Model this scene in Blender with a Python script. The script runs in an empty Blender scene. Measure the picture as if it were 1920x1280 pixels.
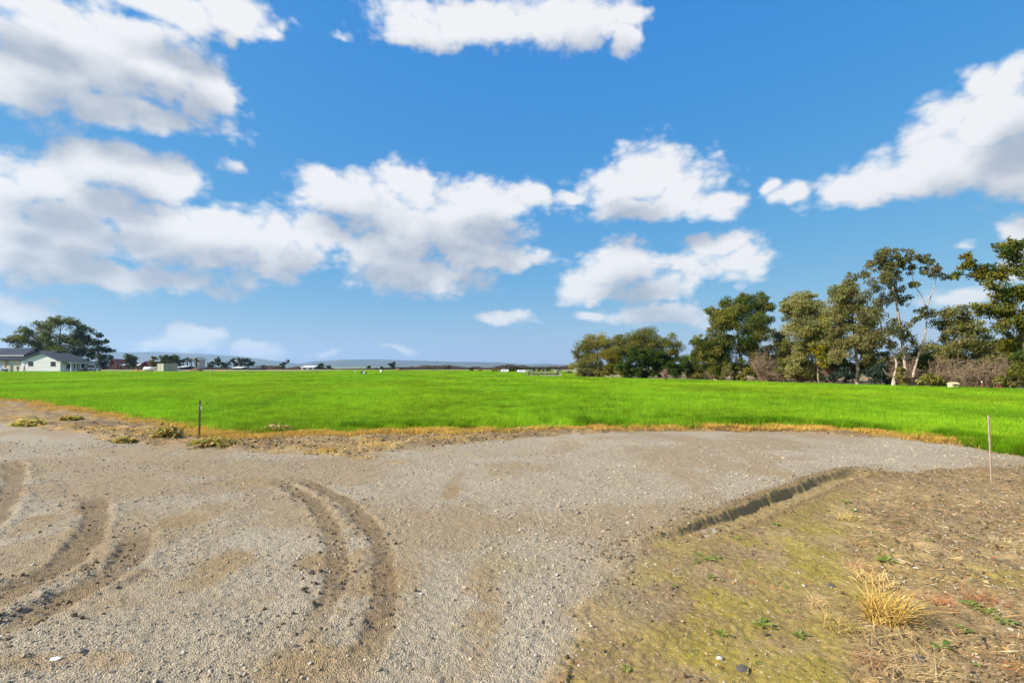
import bpy, math, random
import numpy as np
from mathutils import Vector, Matrix

SC = bpy.context.scene
COL = SC.collection
PI = math.pi
R = math.radians
CAM_H, FPX, HZ = 1.7, 960.0, 686.0      # eye height, focal length and horizon row in photo pixels

# ------------------------------------------------------------------ camera, sky, sun, exposure
cam_d = bpy.data.cameras.new('camera')
cam_d.sensor_width = 36.0
cam_d.lens = 18.0
cam_d.shift_y = (HZ - 640.0) / 1920.0
cam_d.clip_start = 0.1
cam_d.clip_end = 30000.0
cam = bpy.data.objects.new('camera', cam_d)
COL.objects.link(cam)
cam.location = (0, 0, CAM_H)
cam.rotation_euler = (PI / 2, 0, 0)
SC.camera = cam

SUN_EL, SUN_AZ = R(33), R(-108)           # azimuth from +Y, positive to the right
to_sun = Vector((math.sin(SUN_AZ) * math.cos(SUN_EL), math.cos(SUN_AZ) * math.cos(SUN_EL), math.sin(SUN_EL)))
sun_d = bpy.data.lights.new('sun', 'SUN')
sun_d.energy = 4.6
sun_d.angle = R(0.6)
sun_d.color = (1.0, 0.925, 0.79)
sun = bpy.data.objects.new('sun', sun_d)
COL.objects.link(sun)
sun.rotation_euler = to_sun.to_track_quat('Z', 'Y').to_euler()
sun.location = (-60, 10, 60)

SC.view_settings.view_transform = 'Standard'
SC.view_settings.look = 'None'
SC.view_settings.gamma = 1.0
SC.view_settings.exposure = 1.0
SC.view_settings.use_curve_mapping = False
SC.render.engine = 'CYCLES'
SC.cycles.use_denoising = True
SC.cycles.max_bounces = 6
SC.cycles.diffuse_bounces = 2
SC.cycles.transparent_max_bounces = 6
SC.cycles.volume_bounces = 1

WORLD_STRENGTH = 0.1


class NT:
    """small node-tree writer"""
    def __init__(self, tree):
        self.t = tree
        self.n = tree.nodes
        self.l = tree.links

    def node(self, kind, **kw):
        nd = self.n.new(kind)
        for k, v in kw.items():
            setattr(nd, k, v)
        return nd

    def put(self, sock, v):
        if isinstance(v, bpy.types.NodeSocket):
            self.l.new(v, sock)
        elif isinstance(v, (tuple, list)) and len(v) == 3 and sock.type == 'RGBA':
            sock.default_value = (*v, 1)
        else:
            sock.default_value = v

    def math(self, op, a, b=0.0, c=0.0, clamp=False):
        nd = self.node('ShaderNodeMath', operation=op, use_clamp=clamp)
        for i, v in enumerate((a, b, c)):
            if i < len(nd.inputs):
                self.put(nd.inputs[i], v)
        return nd.outputs[0]

    def vmath(self, op, a, b=(0, 0, 0), c=(0, 0, 0)):
        nd = self.node('ShaderNodeVectorMath', operation=op)
        self.put(nd.inputs[0], a)
        self.put(nd.inputs[1], b)
        if op == 'MULTIPLY_ADD':
            self.put(nd.inputs[2], c)
        return nd.outputs[1] if op in ('LENGTH', 'DOT_PRODUCT') else nd.outputs[0]

    def smooth(self, v, lo, hi, a=0.0, b=1.0):
        nd = self.node('ShaderNodeMapRange', interpolation_type='SMOOTHSTEP')
        self.put(nd.inputs[0], v)
        for i, x in enumerate((lo, hi, a, b)):
            self.put(nd.inputs[i + 1], x)
        return nd.outputs[0]

    def mix(self, fac, a, b, blend='MIX'):
        nd = self.node('ShaderNodeMix', data_type='RGBA', blend_type=blend)
        self.put(nd.inputs[0], fac)
        self.put(nd.inputs[6], a)
        self.put(nd.inputs[7], b)
        return nd.outputs[2]

    def noise(self, vec, scale, detail=4.0, rough=0.55, dim='3D'):
        nd = self.node('ShaderNodeTexNoise', noise_dimensions=dim)
        if vec is not None:
            self.put(nd.inputs['Vector'], vec)
        nd.inputs['Scale'].default_value = scale
        nd.inputs['Detail'].default_value = detail
        nd.inputs['Roughness'].default_value = rough
        return nd.outputs['Fac']

    def voronoi(self, vec, scale, out='Distance', detail=0.0, feature='F1'):
        nd = self.node('ShaderNodeTexVoronoi', feature=feature)
        if vec is not None:
            self.put(nd.inputs['Vector'], vec)
        nd.inputs['Scale'].default_value = scale
        if 'Detail' in nd.inputs:
            nd.inputs['Detail'].default_value = detail
        return nd.outputs[out]


# clouds: puffs given by compass direction and height above the horizon (read off the photo's pixel grid)
CLOUDS = [
    # upper left mass
    (150, 105, 240, 85), (330, 130, 105, 75), (225, 200, 235, 38), (50, 150, 130, 80), (405, 195, 58, 42), (270, 90, 120, 50),
    (50, 12, 190, 48), (330, 28, 140, 40), (430, 18, 95, 40), (512, 45, 42, 30, 0.15), (440, 70, 28, 34, 0.20),
    # left middle
    (190, 300, 125, 58), (90, 330, 130, 55), (300, 335, 75, 48), (20, 370, 90, 40, 0.15), (438, 316, 70, 30, 0.72),
    # left lower
    (80, 470, 160, 80), (290, 435, 120, 70), (420, 468, 150, 72), (525, 465, 85, 68), (230, 515, 260, 38), (20, 420, 90, 50), (215, 385, 130, 42), (420, 420, 110, 40), (130, 420, 110, 50),
    # centre
    (660, 365, 105, 50), (765, 350, 80, 42), (610, 350, 52, 34), (820, 425, 180, 66), (905, 385, 105, 48), (985, 368, 46, 30, 0.15),
    (720, 470, 110, 55), (790, 522, 135, 34), (950, 482, 80, 24), (600, 430, 70, 50), (880, 470, 90, 50),
    # right of centre
    (1215, 325, 82, 62), (1160, 352, 85, 42), (1290, 352, 75, 48), (1235, 388, 150, 26), (1350, 385, 42, 26), (1070, 375, 50, 16, 0.30),
    # low right of centre
    (1165, 495, 85, 46), (1110, 530, 80, 38), (1345, 462, 62, 44), (1400, 490, 58, 36), (1215, 540, 85, 32), (1290, 500, 70, 36, 0.25),
    (1240, 592, 115, 30, 0.15), (1120, 598, 50, 18, 0.30),
    # top centre
    (880, 40, 185, 46), (1050, 45, 140, 62), (800, 62, 95, 34), (1165, 75, 34, 42), (1180, 25, 38, 32), (640, 66, 75, 26, 0.78),
    # right mass
    (1800, 310, 190, 66), (1880, 225, 110, 80), (1750, 235, 70, 58), (1645, 335, 100, 46), (1590, 352, 60, 38), (1835, 155, 48, 34),
    (1900, 130, 50, 36), (1485, 368, 56, 28, 0.15), (1440, 350, 30, 22, 0.20), (1960, 300, 160, 90),
    # right edge, small ones and the bank along the horizon
    (1912, 425, 48, 34, 0.05), (1925, 480, 70, 44), (1800, 468, 75, 32, 0.68), (937, 596, 68, 17, 0.10), (366, 630, 62, 24), (315, 648, 85, 16, 0.25),
    (485, 655, 58, 22, 0.20), (600, 666, 40, 11, 0.15), (745, 655, 62, 13, 0.30), (40, 580, 110, 36, 0.30), (60, 640, 120, 18, 0.30), (1810, 562, 170, 44, 0.55),
]


def build_world():
    w = bpy.data.worlds.new('World')
    SC.world = w
    w.use_nodes = True
    t = NT(w.node_tree)
    t.n.clear()
    # cloud thickness as a function of (azimuth, elevation)
    def cloud_group(name, full):
        g = bpy.data.node_groups.new(name, 'ShaderNodeTree')
        g.interface.new_socket('Dir', in_out='INPUT', socket_type='NodeSocketVector')
        g.interface.new_socket('Density', in_out='OUTPUT', socket_type='NodeSocketFloat')
        q = NT(g)
        gi, go = q.node('NodeGroupInput'), q.node('NodeGroupOutput')
        p0 = gi.outputs[0]
        sp = q.node('ShaderNodeSeparateXYZ')
        q.put(sp.inputs[0], p0)
        az, el = sp.outputs[0], sp.outputs[1]
        n2 = q.vmath('MULTIPLY', p0, (1.0, 1.5, 0.0))
        p = p0
        if full:
            wn = q.node('ShaderNodeTexNoise', noise_dimensions='2D')
            q.put(wn.inputs['Vector'], n2)
            wn.inputs['Scale'].default_value = 10.0
            wn.inputs['Detail'].default_value = 3.0
            off = q.vmath('SUBTRACT', wn.outputs['Color'], (0.5, 0.5, 0.5))
            p = q.vmath('MULTIPLY_ADD', off, (0.085, 0.05, 0.0), p0)
        acc = None
        for (px, py, rx, ry, *thin) in CLOUDS:
            if not full and rx < 84:
                continue
            a = math.atan((px - 960) / FPX)
            e = math.atan((HZ - py) / FPX * math.cos(a))
            ra = rx / FPX * math.cos(a) ** 2 * 1.06
            re = ry / FPX * math.cos(a) * math.cos(e) ** 2 * 1.06
            d = q.vmath('LENGTH', q.vmath('MULTIPLY_ADD', p, (1 / ra, 1 / re, 0), (-a / ra, -e / re, 0)))
            if thin:                                            # a wisp never gets thick
                d = q.math('ADD', d, thin[0])
            acc = d if acc is None else q.math('SMOOTH_MIN', acc, d, 0.3)
        f = q.math('SUBTRACT', 1.0, acc)
        # beyond the view the same kind of broken cumulus goes on
        cover = q.noise(n2, 3.2, 2.0, 0.5, '2D')
        fo = q.math('MULTIPLY_ADD', cover, 5.0, -2.5)
        side = q.smooth(q.math('ABSOLUTE', az), R(48), R(58))
        high = q.smooth(el, R(36), R(42))
        mixn = q.node('ShaderNodeMix', data_type='FLOAT')
        q.put(mixn.inputs[0], q.math('MAXIMUM', side, high))
        q.put(mixn.inputs[2], f)
        q.put(mixn.inputs[3], fo)
        f = q.math('MINIMUM', q.math('MAXIMUM', mixn.outputs[0], -1.2), 0.7)
        fb = q.noise(n2, 11.5, 8.0 if full else 3.0, 0.58, '2D')
        tot = q.math('ADD', q.math('MULTIPLY', f, 1.3), q.math('MULTIPLY_ADD', fb, 1.2, -0.36))
        if full:
            nd = q.node('ShaderNodeTexVoronoi', voronoi_dimensions='2D', feature='F1')
            q.put(nd.inputs['Vector'], n2)
            nd.inputs['Scale'].default_value = 25.0
            nd.inputs['Detail'].default_value = 2.0
            tot = q.math('ADD', tot, q.math('MULTIPLY_ADD', nd.outputs['Distance'], -0.5, 0.22))
        q.put(go.inputs[0], tot)
        return g

    g_full, g_soft = cloud_group('cloud_field', True), cloud_group('cloud_thickness', False)
    tc = t.node('ShaderNodeTexCoord')
    s = t.node('ShaderNodeSeparateXYZ')
    t.put(s.inputs[0], t.vmath('NORMALIZE', tc.outputs['Generated']))
    az = t.math('ARCTAN2', s.outputs[0], s.outputs[1])
    el = t.math('ARCSINE', s.outputs[2])
    c = t.node('ShaderNodeCombineXYZ')
    t.put(c.inputs[0], az)
    t.put(c.inputs[1], el)

    def field(vec, g):
        nd = t.node('ShaderNodeGroup')
        nd.node_tree = g
        t.put(nd.inputs[0], vec)
        return nd.outputs[0]
    d0 = field(c.outputs[0], g_full)
    dl = field(t.vmath('ADD', c.outputs[0], (-0.02, 0.055, 0)), g_soft)
    under = t.math('MAXIMUM', t.math('SUBTRACT', dl, d0), 0.0)      # undersides fray out
    alpha = t.smooth(t.math('MULTIPLY_ADD', under, -0.12, d0), -0.16, 0.74)
    # cloud between this point and the sun: grey bases, bright crowns
    shade = t.smooth(t.math('MULTIPLY_ADD', d0, -0.2, dl), -0.15, 1.25)
    ccol = t.mix(shade, (4.45, 4.5, 4.6), (2.2, 2.5, 3.0))
    sky = t.node('ShaderNodeTexSky', sky_type='NISHITA')
    sky.sun_disc = False
    sky.sun_elevation = SUN_EL
    sky.sun_rotation = SUN_AZ
    sky.altitude = 20
    sky.air_density = 1.0
    sky.dust_density = 0.35
    sky.ozone_density = 2.0
    hs = t.node('ShaderNodeHueSaturation')
    hs.inputs['Saturation'].default_value = 1.22
    hs.inputs['Value'].default_value = 1.0
    t.put(hs.inputs['Color'], sky.outputs[0])
    # the camera's rendering of blue: a tone curve per channel on the whole clear sky
    sc_ = t.node('ShaderNodeSeparateColor')
    t.put(sc_.inputs[0], hs.outputs[0])
    cc = t.node('ShaderNodeCombineColor')
    for k, (gam, gain) in enumerate(((0.906, 0.356), (0.457, 0.342), (0.092, 0.388))):
        v = t.math('POWER', t.math('MULTIPLY', sc_.outputs[k], WORLD_STRENGTH), gam)
        t.put(cc.inputs[k], t.math('MULTIPLY', v, gain / WORLD_STRENGTH))
    low = t.smooth(el, R(0.5), R(8.0), 0.6, 1.0)
    out = t.mix(t.math('MULTIPLY', alpha, low), cc.outputs[0], ccol)
    bg = t.node('ShaderNodeBackground')
    t.put(bg.inputs[0], out)
    bg.inputs[1].default_value = WORLD_STRENGTH
    wo = t.node('ShaderNodeOutputWorld')
    t.l.new(bg.outputs[0], wo.inputs[0])
    w.cycles.sampling_method = 'NONE'


build_world()

# ------------------------------------------------------------------ numeric helpers
def P(px, py, Y):
    """photo pixel at a distance Y -> point in the place"""
    return Vector(((px - 960) / FPX * Y, Y, CAM_H + (HZ - py) / FPX * Y))


def G(px, py):
    """photo pixel on flat ground -> (X, Y)"""
    Y = CAM_H * FPX / (py - HZ)
    return ((px - 960) / FPX * Y, Y)


def hash2(ix, iy, seed):
    h = (ix.astype(np.int64) * 374761393 + iy.astype(np.int64) * 668265263 + seed * 144665) & 0x7fffffff
    h = ((h ^ (h >> 13)) * 1274126177) & 0x7fffffff
    h = (h ^ (h >> 16)) & 0xffff
    return h / 65535.0


def vnoise(x, y, seed=0):
    ix, iy = np.floor(x), np.floor(y)
    fx, fy = x - ix, y - iy
    fx, fy = fx * fx * (3 - 2 * fx), fy * fy * (3 - 2 * fy)
    a, b = hash2(ix, iy, seed), hash2(ix + 1, iy, seed)
    c, d = hash2(ix, iy + 1, seed), hash2(ix + 1, iy + 1, seed)
    return (a + (b - a) * fx) * (1 - fy) + (c + (d - c) * fx) * fy


def fbm(x, y, scale, octs=4, seed=0, gain=0.5):
    v, amp, tot = 0, 1.0, 0
    for o in range(octs):
        v = v + amp * vnoise(x * scale + 17.3 * o, y * scale - 9.1 * o, seed + o)
        tot += amp
        amp *= gain
        scale *= 2.03
    return v / tot


def poly_dist(X, Y, pts):
    """distance to a polyline, running length along it, side (positive = left of travel)"""
    best = np.full(X.shape, 1e9)
    run = np.zeros(X.shape)
    side = np.zeros(X.shape)
    acc = 0.0
    for (ax, ay), (bx, by) in zip(pts[:-1], pts[1:]):
        dx, dy = bx - ax, by - ay
        L = math.hypot(dx, dy)
        tt = np.clip(((X - ax) * dx + (Y - ay) * dy) / (L * L), 0, 1)
        d = np.hypot(X - ax - tt * dx, Y - ay - tt * dy)
        m = d < best
        best = np.where(m, d, best)
        run = np.where(m, acc + tt * L, run)
        side = np.where(m, np.sign(dx * (Y - ay) - dy * (X - ax)), side)
        acc += L
    return best, run, side, acc


def inside(X, Y, pts):
    r = np.zeros(X.shape, bool)
    n = len(pts)
    for i in range(n):
        (x1, y1), (x2, y2) = pts[i], pts[(i + 1) % n]
        c = ((y1 > Y) != (y2 > Y))
        if y1 != y2:
            r ^= c & (X < (x2 - x1) * (Y - y1) / (y2 - y1) + x1)
    return r


def sstep(v, lo, hi):
    t = np.clip((v - lo) / (hi - lo), 0, 1)
    return t * t * (3 - 2 * t)


def smooth_line(pts, n=6):
    """Catmull-Rom through points"""
    out = []
    p = [pts[0]] + list(pts) + [pts[-1]]
    for i in range(1, len(p) - 2):
        for k in range(n):
            t = k / n
            q = []
            for a, b, c, d in zip(p[i - 1], p[i], p[i + 1], p[i + 2]):
                q.append(0.5 * (2 * b + (c - a) * t + (2 * a - 5 * b + 4 * c - d) * t * t + (3 * b - a - 3 * c + d) * t ** 3))
            out.append(tuple(q))
    out.append(tuple(pts[-1]))
    return out


def GL(px_pts, n=5):
    return smooth_line([G(*p) for p in px_pts], n)


# ------------------------------------------------------------------ the lie of the land
FIELD_EDGE = GL([(-900, 722), (-300, 732), (0, 749), (100, 762), (200, 777), (330, 797), (400, 813), (500, 818), (700, 814), (900, 809), (1200, 804),
                 (1400, 804), (1550, 807), (1700, 819), (1800, 829), (1920, 845), (2200, 890), (4200, 960)])
FIELD_POLY = FIELD_EDGE + [(40, 4), (60, 20), (52, 30), (34, 33.5), (27, 41), (20, 55), (11, 73), (16, 181), (-58, 181), (-60, 148), (-400, 148), (-400, 60)]
GRAVEL_FAR = GL([(-900, 750), (-300, 768), (0, 791), (100, 805), (200, 823), (300, 834), (400, 844), (500, 849), (620, 853), (700, 860), (760, 867)], 4)
GRAVEL_FAR += GL([(660, 850), (800, 837), (900, 827), (1000, 819), (1200, 809), (1450, 809), (1600, 818), (1750, 829), (1830, 840), (1930, 858), (2300, 900)], 4)
GRAVEL_POLY = GRAVEL_FAR + [G(2300, 930), G(1960, 872), G(1830, 874), G(1700, 884), G(1590, 884), G(1450, 931), G(1350, 966), G(1225, 1002), G(1190, 1050),
                            G(1130, 1110), G(1085, 1200), G(1060, 1290), (0.2, 0.5), (1.0, -12), (-40, -12), (-40, 10)]
TRENCH = GL([(1140, 1062), (1200, 1030), (1270, 1006), (1330, 984), (1400, 960), (1480, 928), (1550, 901), (1605, 887), (1650, 880)], 4)
TRACKS = [GL(a, 4) for a in (
    [(500, 893), (548, 915), (592, 945), (622, 990), (636, 1040), (630, 1085), (612, 1130), (560, 1230)],
    [(540, 890), (590, 908), (642, 936), (690, 980), (717, 1030), (724, 1085), (714, 1150), (690, 1220), (640, 1300)],
    [(175, 925), (180, 975), (158, 1020), (110, 1062), (45, 1098), (-30, 1140), (-160, 1190)],
    [(262, 985), (256, 1028), (208, 1074), (140, 1112), (55, 1155), (-50, 1200), (-200, 1260)],
    [(20, 860), (30, 880), (24, 910), (0, 960), (-60, 1020)])]
MOSS_SPOTS = [(1440, 1010, 120, 60), (1540, 985, 60, 60), (1330, 1130, 110, 60), (1450, 1200, 150, 60), (1300, 1230, 110, 50), (1560, 1080, 60, 60),
              (1890, 1090, 60, 30), (1530, 930, 60, 16), (1080, 1240, 50, 60), (1270, 1015, 60, 10), (960, 1060, 70, 16), (1500, 1270, 90, 30), (880, 850, 110, 7)]
BROWN_SPOTS = [(640, 1010, 90, 90), (690, 1130, 80, 120), (1000, 1000, 90, 12), (850, 915, 18, 30), (300, 870, 90, 8), (470, 905, 80, 14), (120, 1240, 160, 16),
               (560, 1250, 90, 40), (230, 1060, 120, 50), (120, 960, 60, 60), (60, 1120, 120, 40), (420, 1060, 60, 50), (350, 970, 60, 40), (900, 1130, 40, 90)]


def spot(X, Y, spots, soft=0.6):
    """soft patches on the ground, given by their centre and size in photo pixels"""
    m = np.zeros(X.shape)
    for (px, py, rx, ry) in spots:
        cx, cy = G(px, py)
        wx = rx / FPX * cy
        wy = abs(G(px, py - ry)[1] - G(px, py + ry)[1]) / 2
        d = np.hypot((X - cx) / wx, (Y - cy) / wy)
        m = np.maximum(m, 1 - sstep(d, 1 - soft, 1 + soft))
    return m


def ground_data(X, Y, fine=True):
    """height and surface kind at ground points"""
    d = {}
    dist, _, _, _ = poly_dist(X, Y, FIELD_EDGE)
    inf = inside(X, Y, FIELD_POLY)
    wob = (fbm(X, Y, 1.3, 3, 5) - 0.5) * 0.7
    sdf = np.where(inf, dist, -dist) + wob
    d['field'] = sstep(sdf, -0.06, 0.14)
    dg, _, _, _ = poly_dist(X, Y, GRAVEL_POLY + [GRAVEL_POLY[0]])
    sdg = np.where(inside(X, Y, GRAVEL_POLY), dg, -dg)
    sdw = sdg + (fbm(X, Y, 2.2, 4, 11) - 0.5) * 0.6
    d['gravel'] = sstep(sdw, -0.12, 0.18)
    soft = sstep(Y, 5.4, 4.6) * sstep(X, 0.2, 0.9)      # towards the mud the stones thin out slowly
    d['gravel'] = d['gravel'] * (1 - soft) + soft * sstep(sdw, -0.6, 0.8)
    near = Y < 200
    d['straw'] = sstep(sdf, -0.95, -0.2) * sstep(sdf, 0.22, -0.02) * (1 - d['gravel']) * (0.35 + 0.65 * sstep(fbm(X, Y, 1.7, 3, 21), 0.4, 0.6))
    verge_left = (X < -1.0) & (sdg < 0) & ~inf
    d['straw'] = np.maximum(d['straw'], np.where(verge_left, 0.8 * sstep(fbm(X, Y, 1.1, 4, 31), 0.54, 0.7), 0) * (Y < 40))
    mud = sstep(sdg, 0.1, -0.1) * (Y < 9.6) * (X > 0.3)
    moss = (0.35 * mud * sstep(X / np.maximum(Y, 0.1), 0.72, 0.6) + 0.55 * spot(X, Y, MOSS_SPOTS, 0.9)) * sstep(fbm(X, Y, 1.9, 6, 41, 0.7), 0.30, 0.62)
    d['moss'] = np.clip(moss * (1 - 0.6 * d['gravel']), 0, 1)
    d['brown'] = np.clip(spot(X, Y, BROWN_SPOTS) * sstep(fbm(X, Y, 2.0, 5, 51, 0.6), 0.36, 0.62), 0, 1)
    d['brown'] = np.maximum(d['brown'], 0.65 * sstep(fbm(X, Y, 0.7, 5, 55, 0.6), 0.46, 0.62) * d['gravel'])
    # heights
    Z = (fbm(X, Y, 0.35, 3, 61) - 0.5) * 0.06 * sstep(Y, 1.0, 3.0) * sstep(np.hypot(X, Y), 60, 30)
    Z = Z + 0.05 * sstep(sdf, -0.4, 0.6) * near
    Z = Z + 0.05 * (1 - d['gravel']) * (1 - mud) * (sdg < 0) * sstep(sdg, 0.02, -0.25) * (Y < 60)
    rough = (1 - d['gravel']) * (1 - d['field']) * (Y < 40)
    Z = Z + rough * (fbm(X, Y, 3.2, 4, 71, 0.6) - 0.5) * np.where(mud > 0.5, 0.045, 0.13)
    right_soil = mud * sstep(X / np.maximum(Y, 0.1), 0.62, 0.74)
    Z = Z + right_soil * (fbm(X, Y, 7.0, 4, 73, 0.65) - 0.45) * 0.09
    d['soil_right'] = right_soil
    # tyre ruts
    trk = np.zeros(X.shape)
    for i, line in enumerate(TRACKS):
        dd, run, side, L = poly_dist(X, Y, line)
        w = 0.12 if i < 2 else 0.16
        fade = sstep(run, 0, 0.8) * sstep(L - run, 0, 0.8)
        dn = dd + (fbm(X, Y, 6, 3, 81 + i) - 0.5) * 0.08
        core = 1 - sstep(dn, w * 0.55, w)
        lip = np.exp(-((dn - w * 1.25) / 0.05) ** 2)
        lug = 0.5 + 0.5 * np.sin(run * 62 + side * dd * 30)
        dep = 0.014 if i < 2 else 0.022
        Z = Z + fade * (-dep * core + 0.8 * dep * lip * sstep(fbm(X, Y, 5, 3, 91), 0.42, 0.66) + 0.014 * core * lug * sstep(fbm(X, Y, 4, 3, 95), 0.3, 0.6))
        trk = np.maximum(trk, fade * core)
    d['track'] = trk
    # ditch: steep undercut bank on the gravel side, gentle on the other
    dd, run, side, L = poly_dist(X, Y, TRENCH)
    s = dd * side + ((fbm(X, Y, 1.3, 2, 101) - 0.5) * 0.10 + (fbm(X, Y, 14, 2, 103) - 0.5) * 0.022)      # positive = gravel side
    f = sstep(run, 0.3, 2.2) * sstep(L - run, 0.0, 0.9)
    bed = -0.085
    prof = np.where(s > 0, bed * (1 - sstep(s, 0.06, 0.13)) + 0.032 * np.exp(-((s - 0.17) / 0.06) ** 2),
                    bed * (1 - sstep(-s, 0.10, 0.30)) + 0.03 * np.exp(-((-s - 0.42) / 0.12) ** 2))
    Z = Z + f * prof + f * np.exp(-(s / 0.5) ** 2) * (fbm(X, Y, 17, 3, 111, 0.7) - 0.5) * 0.022
    tr = f * (1 - sstep(np.abs(s), 0.30, 0.55))
    d['wet'] = np.clip(f * (1 - sstep(np.abs(s), 0.10, 0.2)), 0, 1)
    d['gravel'] = d['gravel'] * (1 - f * (1 - sstep(s, 0.22, 0.42)) * (s > -0.6))
    d['moss'] = d['moss'] * (1 - 0.75 * tr)
    d['dark'] = np.clip(np.maximum(np.maximum(tr * (1 - 0.5 * d['wet']), 0.45 * right_soil * sstep(fbm(X, Y, 1.5, 4, 117), 0.35, 0.6)), 0.45 * mud * spot(X, Y, [(1230, 1120, 90, 90), (1250, 1050, 70, 30), (1330, 1040, 60, 20), (1430, 960, 60, 12)])), 0, 1)
    d['dark'] = np.maximum(d['dark'], 0.8 * (Y > 9.3) * (Y < 40) * (sdg < 0) * (sdf < 0) * sstep(fbm(X, Y, 1.4, 4, 119), 0.40, 0.55))
    # builders' yard and bare strip beyond the field on the left
    yard = sstep(X, -150, -130) * sstep(X, -62, -75) * sstep(Y, 147.5, 149) * sstep(Y, 215, 190)
    d['yard'] = np.clip(yard * (0.5 + fbm(X, Y, 0.08, 3, 121)), 0, 1)
    # gravel relief
    if fine:
        k = d['gravel'] * sstep(np.hypot(X, Y), 22, 8)
        Z = Z + k * (fbm(X, Y, 22, 2, 131, 0.8) - 0.5) * 0.022 + k * (fbm(X, Y, 4, 3, 141) - 0.5) * 0.03
        Z = Z + (1 - d['gravel']) * (1 - d['field']) * (Y < 20) * (fbm(X, Y, 20, 2, 151, 0.8) - 0.5) * 0.02
    # the land falls away beyond the crest of the far pasture
    q = np.maximum(0, Y - 235)
    Z = Z - np.minimum(9.0, 0.012 * q * q / (q + 40.0))
    d['z'] = Z
    return d


def gz(x, y):
    return float(ground_data(np.array([float(x)]), np.array([float(y)]), False)['z'][0])


def gzs(x, y):
    return ground_data(np.asarray(x, float), np.asarray(y, float), True)['z']


# ------------------------------------------------------------------ mesh helpers
def np_mesh(name, V, F, mats=(), smooth=False, attrs=None, mat_idx=None):
    V = np.asarray(V, np.float32)
    me = bpy.data.meshes.new(name)
    F = np.asarray(F, np.int32)
    n, k = F.shape
    me.vertices.add(len(V))
    me.vertices.foreach_set('co', V.ravel())
    me.loops.add(n * k)
    me.loops.foreach_set('vertex_index', F.ravel())
    me.polygons.add(n)
    me.polygons.foreach_set('loop_start', np.arange(0, n * k, k, dtype=np.int32))
    me.polygons.foreach_set('loop_total', np.full(n, k, np.int32))
    if smooth:
        me.polygons.foreach_set('use_smooth', np.ones(n, bool))
    for m in mats:
        me.materials.append(m)
    for an, arr in (attrs or {}).items():
        a = me.attributes.new(an, 'FLOAT_COLOR', 'POINT')
        arr = np.asarray(arr, np.float32)
        if arr.shape[1] == 3:
            arr = np.concatenate([arr, np.ones((len(arr), 1), np.float32)], 1)
        a.data.foreach_set('color', arr.ravel())
    me.update(calc_edges=True)
    return me


def link(name, me, parent=None):
    o = bpy.data.objects.new(name, me)
    COL.objects.link(o)
    if parent is not None:
        o.parent = parent
    return o


def tag(o, label=None, cat=None, group=None, kind=None):
    if label:
        o['label'] = label
    if cat:
        o['category'] = cat
    if group:
        o['group'] = group
    if kind:
        o['kind'] = kind
    return o


def thing(name, label, cat, loc, rz=0.0, group=None):
    o = bpy.data.objects.new(name, None)
    o.empty_display_size = 0.3
    COL.objects.link(o)
    o.location = loc
    o.rotation_euler = (0, 0, rz)
    return tag(o, label, cat, group)


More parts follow.
